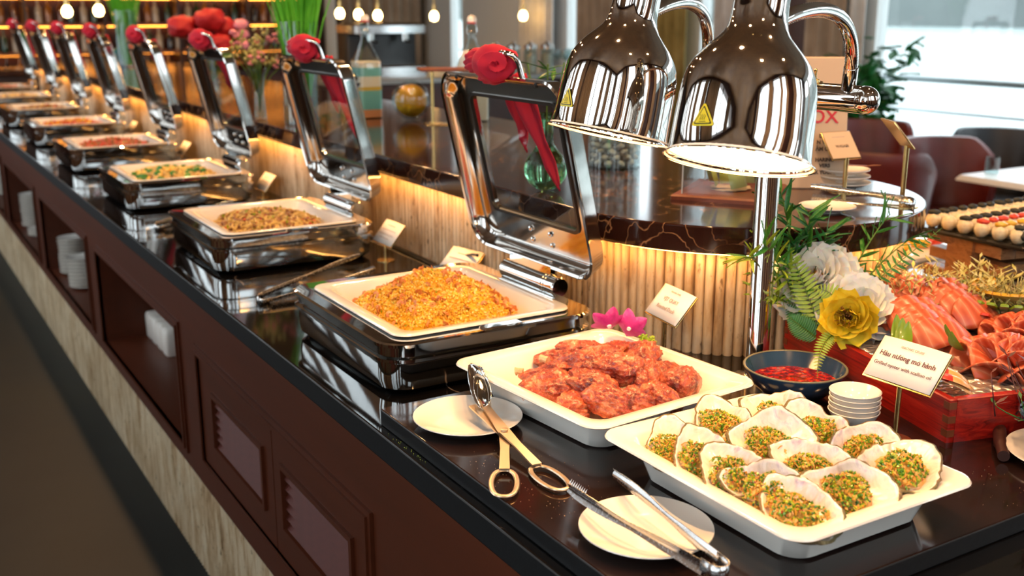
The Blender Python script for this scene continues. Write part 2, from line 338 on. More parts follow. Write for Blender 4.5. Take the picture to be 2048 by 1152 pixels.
def _textmesh(txt, size, align, bold):
    cu = bpy.data.curves.new('t', 'FONT'); cu.body = txt; cu.size = size; cu.align_x = align; cu.align_y = 'CENTER'; cu.extrude = .0002; cu.offset = bold; cu.resolution_u = 3
    to = bpy.data.objects.new('t', cu); COL.objects.link(to); bpy.context.view_layer.update()
    me = bpy.data.meshes.new_from_object(to.evaluated_get(bpy.context.evaluated_depsgraph_get()))
    bpy.data.objects.remove(to); bpy.data.curves.remove(cu); return me
def lettering(txt, size, mat, parent, mtx, name='lettering', align='CENTER', bold=0.0, sx=1.0):
    """text as mesh; the horned vowels are a plain o with the horn and the tone mark added as small strokes"""
    plain = txt.replace('ớ', 'o').replace('ỡ', 'o').replace('Ợ', 'O').replace('Ơ', 'O')
    me = _textmesh(plain, size, align, bold); xs = [v.co.x for v in me.vertices]; x0 = min(xs)
    V = [tuple(v.co) for v in me.vertices]; F = [tuple(p.vertices) for p in me.polygons]; g = G(); g.add((V, F))
    for i, ch in enumerate(txt):
        if ch not in 'ớỡỢƠ': continue
        m2 = _textmesh(plain[:i+1], size, 'LEFT', bold); r = max(v.co.x for v in m2.vertices) - min(v.co.x for v in m2.vertices); m3 = _textmesh('o' if ch in 'ớỡ' else 'O', size, 'LEFT', bold)
        wd = max(v.co.x for v in m3.vertices) - min(v.co.x for v in m3.vertices); xr = x0 + r; xc = xr - wd/2
        ref = _textmesh('x' if ch in 'ớỡ' else 'X', size, 'LEFT', bold); yt = max(v.co.y for v in me.vertices) if ch in 'ỢƠ' else None
        base = min(v.co.y for v in ref.vertices)
        full = _textmesh('Hh' , size, 'LEFT', bold); bl = min(v.co.y for v in full.vertices); top_ = bl + (max(v.co.y for v in full.vertices)-bl)*(1 if ch in 'ỢƠ' else .70); k = size
        def st(pts, w):
            g.add(tube([(x, y, 0) for x, y in pts], w, 4, fl=.3))
        st([(xr-.06*k, top_-.03*k), (xr+.03*k, top_-.0*k), (xr+.035*k, top_+.07*k)], .028*k)
        if ch == 'ớ': st([(xc-.02*k, top_+.08*k), (xc+.08*k, top_+.20*k)], .028*k)
        if ch == 'ỡ': st([(xc-.13*k, top_+.10*k), (xc-.06*k, top_+.15*k), (xc+.04*k, top_+.10*k), (xc+.12*k, top_+.15*k)], .025*k)
        if ch == 'Ợ': st([(xc-.02*k, bl-.10*k), (xc+.02*k, bl-.10*k)], .03*k)
    me = g.mesh(name, mat, smooth=False, fixn=False)
    return link(name, me, parent, mtx=mtx @ Matrix.Diagonal((sx, 1, 1, 1)))
# ================================================================== SETTING
def struct(name, g, mat, **k): o = g.obj(name, mat, **k); o['kind'] = 'structure'; return o
XW = 6.6; YF = 13.2; XL = -1.35; YN = -1.3; ZC = 3.4
struct('floor', G().add(box(XL-.2, XW+.6, YN-.2, YF+.2, -.1, 0)), 'floor')
struct('ceiling', G().add(box(XL-.2, XW+.2, YN-.2, YF+.2, ZC, ZC+.1)), 'ceil')
struct('wall_far', G().add(box(XL-.2, XW+.2, YF, YF+.15, 0, ZC)), 'dkwood')
# right hand window wall: posts, heads and low sills, open bays between
def wall_open(name, x0, x1, y0, y1, bays, sill, head, mat='wframe'):
    g = G(); ys = [y0]
    for a, b in bays: ys += [a, b]
    ys.append(y1)
    for i in range(0, len(ys), 2):
        if ys[i+1] - ys[i] > .01: g.add(box(x0, x1, ys[i], ys[i+1], 0, ZC))
    for a, b in bays:
        if sill > 0: g.add(box(x0, x1, a, b, 0, sill))
        if head < ZC: g.add(box(x0, x1, a, b, head, ZC))
    return struct(name, g, mat)
bays_r = [(-1.1, -.2), (.2, 2.6), (2.7, 5.62), (7.25, 7.6), (8.05, 8.6), (9.3, 9.75), (10.5, 10.75), (12.1, 12.4)]
wall_open('wall_right', XW, XW+.12, YN, YF, bays_r, .08, 2.9)
bays_l = [(-1.2, -.3), (-.15, 2.2), (2.5, 5.0), (5.3, 7.9), (8.2, 11.)]
wall_open('wall_left', XL-.12, XL, YN, YF, bays_l, .9, 3.25, 'dkwood')
# near wall with two windows behind the camera
g = G(); bn = [(-1.2, -.1), (.1, 2.4), (3.2, 5.6)]
xs = [XL-.2] + [v for b in bn for v in b] + [XW+.2]
for i in range(0, len(xs), 2): g.add(box(xs[i], xs[i+1], YN-.12, YN, 0, ZC))
for a, b in bn: g.add(box(a, b, YN-.12, YN, 0, 1.6)); g.add(box(a, b, YN-.12, YN, 3.25, ZC))
struct('wall_near', g, 'dkwood')
k = 1
for a, b in bays_r:
    struct('window_%d' % k, G().add(box(XW+.05, XW+.056, a, b, .08, 2.9)), 'pane'); k += 1
for a, b in bays_l:
    wn = struct('window_%d' % k, G().add(box(XL-.06, XL-.054, a, b, .9, 3.25)), 'pane'); k += 1
    G().add(box(XL-.08, XL-.03, (a+b)/2-.03, (a+b)/2+.03, .9, 3.25)).obj('added_mullion', 'dkwood', wn)  # unseen divider added to break up the window's reflection in the chrome
for a, b in bn:
    wn = struct('window_%d' % k, G().add(box(a, b, YN-.06, YN-.054, 1.6, 3.25)), 'pane'); k += 1
    G().add(box((a+b)/2-.03, (a+b)/2+.03, YN-.08, YN-.03, 1.6, 3.25)).obj('added_mullion', 'dkwood', wn)  # added out of view, splits the bright window reflection
# portals guide the daylight sampling
def portal(x, y, z, sx, sy, rot):
    l = bpy.data.lights.new('portal', 'AREA'); l.shape = 'RECTANGLE'; l.size = sx; l.size_y = sy; l.cycles.is_portal = True
    o = bpy.data.objects.new('portal', l); COL.objects.link(o); o.location = (x, y, z); o.rotation_euler = rot
portal(XW+.15, 1.7, 1.5, 8., 2.9, (pi/2, 0, pi/2)); portal(XW+.15, 9.5, 1.5, 6, 2.9, (pi/2, 0, pi/2))
portal(XL-.15, 4.4, 1.85, 13.4, 2.9, (pi/2, 0, -pi/2)); portal(2.0, YN-.15, 1.85, 7.4, 2.9, (pi/2, 0, pi))
# outside: deck, rail, river and hazy bank
struct('trim_1', G().add(box(XW+.12, 8.2, -6, 14, -.2, -.02)), 'wframe')
g = thing('deck_railing', 'grey metal deck railing outside the window, in front of the river', 'railing', (7.1, 0, 0))
for z, r in ((1.1, .024), (.86, .01), (.62, .01), (.4, .01)): G().add(tube([(0, -5, z), (0, 14, z)], r, 8)).obj('rail', 'greym', g)
for y in (-3.3, -1.3, .7, 2.5, 4.27, 6.1, 8, 10): G().add(tube([(0, y, -.02), (0, y, 1.1)], .018, 8)).obj('post', 'greym', g)
struct('ground_1', G().add(box(8.2, 900, -500, 900, -3.2, -3.0)), 'water')
g = G(); V = []; F = []
n = 90
for i in range(n + 1):
    y = -400 + 1300 * i / n; x = 260 + 25 * noise.noise(Vector((i*.13, 0, 0)))
    h = 14 + 26 * (noise.fractal(Vector((i*.11, 3, 0)), 1, 2, 4) * .5 + .5) + 10
    V += [(x, y, -3.1), (x + 12, y, h * .5), (x + 60, y, h), (x + 130, y, h * 1.4)]
for i in range(n):
    for j in range(3): F.append((i*4+j, i*4+j+1, i*4+5+j, i*4+4+j))
hl = struct('trim_2', g.add((V, F)), 'hill'); hl.name = 'hills'
# curtains
def curtain(x, y0, y1, mat, label, axis='y', z0=.05, z1=3.2, amp=.035, pitch=.14):
    V = []; F = []; n = max(10, int(abs(y1-y0)/pitch*8))
    for i in range(n + 1):
        t = y0 + (y1-y0)*i/n; d = amp * sin(2*pi*(t-y0)/pitch) + .012*noise.noise(Vector((t*5, 0, 0)))
        for z in (z0, z1): V.append((x + d, t, z) if axis == 'y' else (t, x + d, z))
    for i in range(n): F.append((2*i, 2*i+2, 2*i+3, 2*i+1))
    o = G().add((V, F)).obj('curtain', mat, angle=180, fixn=False)
    md = o.modifiers.new('thick', 'SOLIDIFY'); md.thickness = .004
    return tag(o, label, 'curtain', 'curtains along the window wall')
curtain(6.47, 5.62, 5.76, 'greyc', 'pale grey sheer curtain gathered at the edge of the bright window')
curtain(6.44, 5.78, 6.15, 'beigec', 'beige curtain beside the bright river window')
curtain(6.44, 6.85, 7.22, 'greyc', 'light grey curtain behind the right heat lamp')
curtain(6.44, 7.62, 8.05, 'oliv', 'ochre yellow curtain seen between the two heat lamps')
curtain(6.44, 8.62, 9.3, 'beigec', 'beige curtain just left of the left heat lamp top')
curtain(6.44, 9.8, 10.45, 'greyc', 'narrow pale curtain left of the left heat lamp, beside dark panel')
curtain(13.0, 5.35, 6.5, 'beigec', 'wide beige curtain hanging behind the swing-top bottles', axis='x')
curtain(12.95, 4.75, 5.0, 'beigec', 'narrow beige curtain at the end of the far bar', axis='x')
g = thing('window_post', 'white window post standing behind the far curtains', 'post', (5.16, 12.9, 0))
G().add(bbox(-.07, .07, -.03, .03, 0, 2.7)).obj('post', 'wframe', g)
g = thing('wall_panel', 'dark wood wall panel between curtains behind the heat lamps', 'panel', (6.5, 6.5, 0))
G().add(bbox(-.02, .05, -.34, .34, .08, 2.6)).obj('panel', 'dkwood', g)
for i, (a, b) in enumerate([(-1.2, -1.0), (-.45, -.1), (.25, .55), (1.35, 2.25), (2.45, 2.9), (3.5, 4.1), (4.6, 5.3), (6.2, 6.8), (7.5, 8.2), (9.2, 9.9)]):  # unseen curtains added to cut the window reflections into streaks
    curtain(XL+.10, a, b, 'beigec', 'unseen beige curtain added at the aisle side windows to streak chrome reflections')
for i, (a, b) in enumerate([(-1.2, -1.0), (-.45, -.05), (.15, .3), (.9, 1.2), (1.75, 1.95), (2.25, 2.5), (3.1, 3.6), (4.4, 4.9)]):  # more unseen curtains, added for streaked reflections and less daylight
    curtain(YN+.10, a, b, 'beigec', 'unseen beige curtain added at the windows behind the camera to streak chrome reflections', axis='x')
# ceiling downlights (warm, real lamps)
g = G().add(lathe([(.0, 0), (.055, 0)], 20)); dl = g.mesh('diffuser', [emis('downlight_glow', 'ffc488', 800)])
rg = G().add(lathe([(.055, .0), (.075, -.006), (.078, .006), (.055, .006)], 20)).mesh('trim_ring', 'brass')
base = thing('ceiling_light', 'round warm recessed ceiling downlight above the buffet', 'ceiling light', (1, 0, ZC-.004), group='ceiling downlights')
link('diffuser', dl, base); link('trim_ring', rg, base)
first = True
for x in (1.0, 2.4):
    for y in (.2, 1.5, 3.1, 4.9, 6.9, 9.0):
        if first: base.location = (x, y, ZC-.004); first = False
        else: dup(base, loc=(x, y, ZC-.004))

# ================================================================== COUNTER
YE = 10.45; YS = .55; XB = 2.85
def outline(x0, x1, y0, y1, r, n=10):
    P = []
    for i in range(n + 1): a = pi + pi/2*i/n; P.append((x0 + r + r*cos(a), y0 + r + r*sin(a)))
    for i in range(n + 1): a = 1.5*pi + pi/2*i/n; P.append((x1 - r + r*cos(a), y0 + r + r*sin(a)))
    P += [(x1, y1), (x0, y1)]; return P
def flutes(path, z0, z1, pitch=.0215, depth=.0095):
    """ribbed sheet following a plan polyline; each rib is a half round"""
    pts = [Vector((x, y, 0)) for x, y in path]; V = []; F = []; s = 0; acc = []
    for a, b in zip(pts, pts[1:]):
        L = (b - a).length; d = (b - a)/L; nrm = Vector((d.y, -d.x, 0)); m = max(1, int(round(L / pitch * 12)))
        for i in range(m):
            t = L * i / m; u = ((s + t)/pitch) % 1.0; off = -.006 if u < .13 else depth * sqrt(max(0, 1 - (2*(u-.13)/.87 - 1)**2)); p = a + d*t + nrm*off; acc.append(p)
        s += L
    for p in acc: V += [(p.x, p.y, z0), (p.x, p.y, z1)]
    for i in range(len(acc)-1): F.append((2*i, 2*i+2, 2*i+3, 2*i+1))
    return V, F
counter = thing('buffet_counter', 'long dark mahogany buffet counter with black marble top and ribbed stone skirt', 'counter', (0, 0, 0))
# marble top
P = outline(.69, XB, YS, YE, .34)
top = G().add(prism(P, .868, TOP))
g = top; o = g.obj('countertop', ['black', 'blackedge'], counter, angle=30)
for p in o.data.polygons:
    if abs(p.normal.z) < .5: p.material_index = 1
md = o.modifiers.new('bevel', 'BEVEL'); md.width = .004; md.segments = 2; md.limit_method = 'ANGLE'
# cabinet carcass: face at x=.70 with real openings
niches = [(3.015, 4.20), (4.42, 5.60), (5.83, 7.01), (7.24, 8.42), (8.65, 9.83)]
NZ0, NZ1 = .375, .735
g = G()
xf = .70
g.add(box(xf, 2.83, YS+.36, 1.62, .31, .868))
g.add(box(1.12, 2.83, 1.62, 10.35, .31, .868))
g.add(box(xf, 1.12, 1.62, 10.35, NZ1, .868)); g.add(box(xf, 1.12, 1.62, 10.35, .31, NZ0))
ys = [1.62] + [v for n_ in niches for v in n_] + [10.35]
g.add(box(xf+.06, 1.12, 1.62, 2.84, NZ0, NZ1)); g.add(box(xf, 1.12, 2.84, 3.015, NZ0, NZ1))
for i in range(2, len(ys)-1, 2): g.add(box(xf, 1.12, ys[i], ys[i+1], NZ0, NZ1))
g.add(box(xf, xf+.06, 1.62, 1.64, NZ0, NZ1))
g.obj('carcass', 'mahog', counter, angle=20)
# mouldings around niches and the double door
def moulding(y0, y1, z0, z1, name='moulding'):
    g = G(); wd = .022
    for k_, (d, w_) in enumerate(((.012, .010), (.007, .022))):
        for (a, b, c_, e) in ((y0-w_, y1+w_, z1, z1+w_), (y0-w_, y1+w_, z0-w_, z0), (y0-w_, y0, z0, z1), (y1, y1+w_, z0, z1)):
            g.add(box(xf-d, xf+.004, a, b, c_, e))
    return g.obj(name, 'mahog', counter, angle=20)
for a, b in niches: moulding(a, b, NZ0, NZ1)
moulding(1.665, 2.80, .405, .715)
def door(y0, y1, z0, z1, ly0, ly1, lz0, lz1):
    d = G(); x0, x1 = xf-.002, xf+.022
    d.add(box(x0, x1, y0, ly0, z0, z1)); d.add(box(x0, x1, ly1, y1, z0, z1)); d.add(box(x0, x1, ly0, ly1, z0, lz0)); d.add(box(x0, x1, ly0, ly1, lz1, z1))
    b = .012
    for (a, c_, e, f) in ((ly0-b, ly1+b, lz1, lz1+b), (ly0-b, ly1+b, lz0-b, lz0), (ly0-b, ly0, lz0, lz1), (ly1, ly1+b, lz0, lz1)): d.add(box(x0-.008, x0, a, c_, e, f))
    do = d.obj('door', 'mahog', counter, angle=20)
    n = 6; h = (lz1-lz0)/n
    V = []; 
    sl = G(); yy0, yy1 = 0, ly1-ly0
    prof = [(-.002, 0), (.003, -.004), (.021, h*.66), (.013, h*.72)]
    V = [(x, y, z) for y in (yy0, yy1) for x, z in prof]
    me = G().add((V, [(0, 1, 2, 3), (7, 6, 5, 4), (0, 4, 5, 1), (1, 5, 6, 2), (2, 6, 7, 3), (3, 7, 4, 0)])).mesh('louvre_slat', 'louvre', smooth=False)
    for i in range(n): link('louvre_slat', me, do, loc=(xf+.0, ly0, lz0 + h*i))
door(2.205, 2.80, .405, .715, 2.275, 2.67, .49, .63)
door(1.665, 2.200, .405, .715, 1.745, 2.13, .49, .635)
sk = G().add(flutes([(.712, 10.35), (.712, YS+.75), (.80, YS+.52), (1.0, YS+.42), (2.5, YS+.42)], 0, .31)); sk.add(box(.73, 2.8, YS+.75, 10.35, 0, .31))
o = sk.obj('fluted_skirt', 'trav', counter, angle=50); o['kind'] = 'stuff'

# ---------------- riser in the middle of the counter
riser = thing('riser_shelf', 'raised centre shelf with dark brown veined marble slab on lit ribbed stone base', 'shelf', (0, 0, TOP))
def stadium(cx, cy, r, ye, n=40):
    return [(cx - r, ye)] + [(cx + r*cos(pi + pi*i/n), cy + r*sin(pi + pi*i/n)) for i in range(n+1)] + [(cx + r, ye)]
RB = .388; RS = .437; CX, CY = 1.75, 1.88
P = stadium(CX, CY, RB, 10.1)
g = G().add(flutes(P, .0005, .235))
o = g.obj('fluted_base', 'trav', riser, angle=50); o['kind'] = 'stuff'
P = stadium(CX, CY, RS, 10.2)
g = G().add(prism([(x, y) for x, y in P], 1.143-TOP, SH-TOP)); o = g.obj('marble_slab', 'brownm', riser, angle=30)
md = o.modifiers.new('bevel', 'BEVEL'); md.width = .003; md.segments = 2; md.limit_method = 'ANGLE'
# led strip tucked beneath the slab edge
g = G(); P1 = stadium(CX, CY, RS-.012, 10.1); P2 = stadium(CX, CY, RS-.020, 10.1); n = len(P1)
V = [(x, y, 1.1405-TOP) for x, y in P1] + [(x, y, 1.1405-TOP) for x, y in P2]
g.add((V, [(i, i+1, n+i+1, n+i) for i in range(n-1)])); g.obj('light_strip', [emis('warm_led', 'ffb45e', STRIP)], riser, smooth=False, fixn=False)
# black power cable lying on the counter against the riser
o = G().add(tube(bez((1.345, 3.6, TOP+.006), (1.33, 3.2, TOP+.006), (1.345, 2.9, TOP+.006), (1.335, 2.62, TOP+.006), 10) + bez((1.33, 2.55, TOP+.006), (1.32, 2.50, TOP+.03), (1.33, 2.44, TOP+.08), (1.325, 2.36, TOP+.085), 8), .004, 6)).obj('power_cable', 'blackp')
tag(o, 'black power cable running along the foot of the lit riser behind the chafing dishes', 'cable')

# ---------------- raised marble board under the front trays
P = [(.707, .80), (.722, .785), (2.15, .785), (2.15, 1.40), (1.37, 1.40), (1.37, 1.615), (.712, 1.615), (.707, 1.61)]
o = G().add(prism(P, TOP, PF)).obj('marble_board', ['board', 'blackedge'], angle=30)
for p in o.data.polygons:
    if abs(p.normal.z) < .5: p.material_index = 1
md = o.modifiers.new('bevel', 'BEVEL'); md.width = .003; md.segments = 2; md.limit_method = 'ANGLE'
tag(o, 'dark marble serving board raised above the counter under the duck and oyster trays', 'board')
# ================================================================== CHAFING DISHES
def rro(levels, seg=6, mode='caps', **k):
    """rr with an optional centre offset per level: (z,hx,hy,r,ox,oy)"""
    V = []; F = []; n = 4*(seg+1)
    for l in levels:
        ox, oy = (l[4], l[5]) if len(l) > 4 else (0, 0)
        V += [(x+ox, y+oy, l[0]) for x, y in rring(l[1], l[2], l[3], seg)]
    L = len(levels)
    for i in range(L if mode == 'loop' else L-1):
        a = i*n; b = ((i+1) % L)*n
        for j in range(n): k_ = (j+1) % n; F.append((a+j, a+k_, b+k_, b+j))
    if mode != 'loop': F.append(tuple(range(n))[::-1]); F.append(tuple((L-1)*n+j for j in range(n)))
    return V, F
def tray_geo(hx, hy, h, rim=.03, r=.04):
    return rr([(0, hx-rim-.022, hy-rim-.022, r*.8), (.004, hx-rim-.015, hy-rim-.015, r), (h*.62, hx-rim-.004, hy-rim-.004, r), (h*.66, hx-rim+.001, hy-rim+.001, r), (h-.011, hx-rim+.006, hy-rim+.006, r),
               (h-.007, hx-.004, hy-.004, r), (h-.0035, hx, hy, r), (h-.0008, hx-.0015, hy-.0015, r), (h, hx-.005, hy-.005, r), (h-.003, hx-rim+.004, hy-rim+.004, r*.85), (h-.007, hx-rim-.001, hy-rim-.001, r*.82),
               (.022, hx-rim-.012, hy-rim-.012, r*.8), (.014, hx-rim-.02, hy-rim-.02, r*.75), (.012, hx-rim-.03, hy-rim-.03, r*.7)], 8)
pan_me = G().add(tray_geo(.20, .23, .062, .034, .035)).mesh('serving_pan', 'porc')
def chafer():
    r = thing('chafing_dish', 'x', 'chafing dish', (1.005, 1.97, TOP), group='chafing dishes on the buffet')
    hx, hy = .24, .268
    body = G().add(rr([(.0, .205, .233, .035), (.005, .219, .247, .045), (.013, .2295, .2575, .052), (.028, .2325, .2605, .055), (.064, .2325, .2605, .055), (.068, hx, hy, .06), (.074, hx, hy, .06), (.078, .233, .261, .055),
        (.095, .233, .261, .055), (.098, hx+.001, hy+.001, .06), (.1035, hx+.001, hy+.001, .06), (.106, hx-.004, hy-.004, .055), (.1045, .216, .244, .045), (.1035, .197, .227, .035), (.06, .190, .22, .03), (.045, .18, .21, .03)], 8))
    for sx in (-1, 1):
        for sy in (-1, 1): pass
    bo = body.obj('body', 'chrome', r, angle=30)
    nt = G().add(bbox(-.03, .06, -.262, -.232, .1035, .1085, .004)).obj('spoon_rest', 'chrome', r, angle=30)
    hinge = G().add(tube([(0, -.12, 0), (0, -.117, 0), (0, .10, 0), (0, .103, 0)], [.020, .023, .023, .020], 20))
    hinge.add(tube([(0, -.085, 0), (0, -.08, 0)], .0245, 20)); hinge.add(tube([(0, -.075, 0), (0, -.07, 0)], .0245, 20))
    hinge.add(box(-.004, .016, -.10, .09, -.03, 0)); hinge.add(box(-.006, .006, -.09, .08, 0, .04))
    hinge.obj('hinge', 'chrome', r, loc=(.238, 0, .122), angle=30)
    # open lid
    M = Matrix(((0, -.228, .974, .236), (1, 0, 0, 0), (0, .974, .228, .158), (0, 0, 0, 1)))
    lh = .210; hx2 = .254
    lv = [(.032, .182, .140, .022, 0, .016), (.030, hx2-.02, lh-.02, .05), (.024, hx2-.013, lh-.013, .055), (.004, hx2-.006, lh-.006, .058), (.0, hx2-.006, lh-.006, .058), (-.003, hx2-.002, lh-.002, .06), (.0, hx2+.002, lh+.002, .062), (.005, hx2, lh, .06),
          (.036, hx2-.008, lh-.008, .055), (.046, hx2-.022, lh-.022, .045), (.048, hx2-.04, lh-.04, .04), (.048, .180, .138, .02, 0, .016)]
    lid = G().add(rro(lv, 7, 'loop', ), 0).obj('lid', 'lids', r, angle=30); lid.matrix_local = M @ T(0, lh, 0)
    gl = G().add(rr([(.0370, .187, .145, .024), (.0405, .187, .145, .024)], 6)).obj('glass_panel', 'pane', lid, angle=30); gl.location = (0, .016, 0)
    ga = G().add(rro([(.0285, .177, .135, .02, 0, .016), (.0285, .184, .142, .024, 0, .016), (.0365, .184, .142, .024, 0, .016), (.0365, .177, .135, .02, 0, .016)], 6, 'loop')).obj('gasket', 'blackp', lid, angle=30)
    rv = G().add(lathe([(.0065, 0), (.006, -.003), (.003, -.005), (0, -.0055)], 12)).mesh('rivet', 'chrome')
    for x, y in ((.02, -.145), (.02, -.172), (-.06, -.145), (-.06, -.172)): link('rivet', rv, lid, loc=(x, y, .030))
    bl = G().add(lathe([(.0055, 0), (.005, -.002), (0, -.003)], 12)).mesh('bumper', 'blackp')
    for x in (-.17, .16): link('bumper', bl, lid, loc=(x, lh-.008, -.001))
    # handle on the free edge
    pts = [(-.085, lh-.012, .022)] + bez((-.085, lh+.028, .018), (-.085, lh+.046, .014), (-.085, lh+.05, .005), (-.068, lh+.052, .0), 5) + bez((.068, lh+.052, .0), (.085, lh+.05, .005), (.085, lh+.046, .014), (.085, lh+.028, .018), 5) + [(.085, lh-.012, .022)]
    G().add(tube(pts, .006, 10)).obj('handle', 'chrome', lid)
    ft = G().add(lathe([(.015, 0), (.016, .006), (.012, .012)], 14)).mesh('foot', 'blackp')
    return r
CH_Y = [1.97 + 1.1*i for i in range(8)]
desc = ['nearest chafing dish, holding yellow fried rice, glass lid raised behind it', 'second chafing dish from the front, holding stir-fried noodles, glass lid raised',
        'third chafing dish from the front, holding potato chunks with green garnish', 'fourth chafing dish from the front, holding red-brown stew with herbs',
        'fifth chafing dish from the front, holding orange food with a purple flower', 'sixth chafing dish from the front, blurred, lid raised',
        'seventh chafing dish from the front, small and blurred', 'eighth and farthest chafing dish at the left edge of the photo']
c0 = chafer(); c0['label'] = desc[0]
for i in range(1, 8): dup(c0, loc=(1.005, CH_Y[i], TOP), label=desc[i])
pdesc = ['fried rice', 'stir-fried noodles', 'potato chunks and greens', 'red-brown stew', 'orange food and a purple flower', 'brown braised food', 'pale food, second from the far end', 'dark food, farthest along the counter']
for i in range(8):
    o = link('serving_pan', pan_me, loc=(1.005, CH_Y[i], TOP+.0485)); tag(o, 'white porcelain pan in a chafing dish, filled with ' + pdesc[i], 'serving pan', 'porcelain pans in the chafing dishes')

# ---- napkins tied on the lid handles
def napkin():
    r = thing('napkin', 'x', 'napkin', group='red napkins tied on the lid handles')
    # rolled rose: a lump whose surface is folded along a spiral
    ax = Vector((-.80, .18, -.57)).normalized(); u0 = ax.orthogonal().normalized(); v0 = ax.cross(u0)
    V, F = ico(6); out = []
    for v in V:
        v = Vector(v); h = v.dot(ax); rho = sqrt(max(0, 1-h*h)) if h > 0 else 2-sqrt(max(0, 1-h*h)); th = atan2(v.dot(v0), v.dot(u0))
        q = (rho*2.6 - th/(2*pi) + .25*noise.noise(v*1.7)) % 1.0
        f = (q**1.6)*.20 - (.10 if rho < .18 else 0)
        d = .92 + f*(1 if h > -.3 else .4) + .10*noise.noise(v*1.4 + Vector((3, 1, 0)))
        out.append((v.x*.056*d - .022, v.y*.037*d + .006, v.z*.042*d))
    G().add((out, F)).obj('rose_knot', 'cloth', r, angle=180, fixn=False)
    # puffed lobe towards the far handle post
    V, F = ico(5); out = []
    for v in V:
        v = Vector(v); q = (v.y*2.2 + .8*v.x + .5*noise.noise(v*1.6)) % 1.0
        d = .9 + .13*q**1.5 + .12*noise.noise(v*1.8); out.append((v.x*.052*d + .040, v.y*.028*d + .010 - .012*v.x*v.x, v.z*.030*d))
    G().add((out, F)).obj('wrap', 'cloth', r, angle=180, fixn=False)
    G().add(blob(4, .045, .016, .034, .2, 2, 5)).obj('band', 'cloth', r, angle=180, loc=(-.005, -.022, .008))
    # tails
    def tail(x0, x1, L, wd, tw):
        V = []; F = []; n = 24; m = 8
        for i in range(n+1):
            t = i/n; w_ = wd*(.55+.45*sin(pi*min(1, t*1.5+.12)))*(1 if t < .8 else max(.06, (1-t)/.2)); cx = x0 + (x1-x0)*t**1.3; cy = .0 - L*t; a = -1.0 + tw*sin(t*3.0)
            for j in range(m+1):
                s = (j/m-.5)*2; d = .007*cos(s*4.5+3*t)*(1-.4*t)
                V.append((cx + w_*s*cos(a), cy + .012*s*sin(a), (.072 + d + w_*s*sin(a))))
        for i in range(n):
            for j in range(m): F.append((i*(m+1)+j, i*(m+1)+j+1, (i+1)*(m+1)+j+1, (i+1)*(m+1)+j))
        V = [(x, y - .048, z) for x, y, z in V]
        o = G().add((V, F)).obj('tail', 'cloth', r, angle=180, fixn=False); md = o.modifiers.new('t', 'SOLIDIFY'); md.thickness = .002
    tail(.050, .045, .16, .025, .1); tail(.018, -.062, .235, .027, .35)
    return r
MN = Matrix(((0, -.228, .974, .236), (1, 0, 0, 0), (0, .974, .228, .158), (0, 0, 0, 1)))
nk = napkin()
ND = ['red cloth napkin rose tied on the nearest lid, its tails hanging behind the glass', 'red cloth napkin rose on the second lid from the front', 'red cloth napkin rose on the third lid, below the red roses', 'red cloth napkin rose on the fourth lid from the front',
      'red cloth napkin rose on the fifth lid from the front', 'red cloth napkin rose on the sixth lid from the front', 'red cloth napkin rose on the seventh lid from the front', 'red cloth napkin rose on the farthest lid']
for i in range(8):
    o = nk if i == 0 else dup(nk, label=ND[i]); o['label'] = ND[i]
    o.matrix_world = Matrix.Translation((1.005, CH_Y[i], TOP)) @ MN @ T(0, .415+.028, .0)

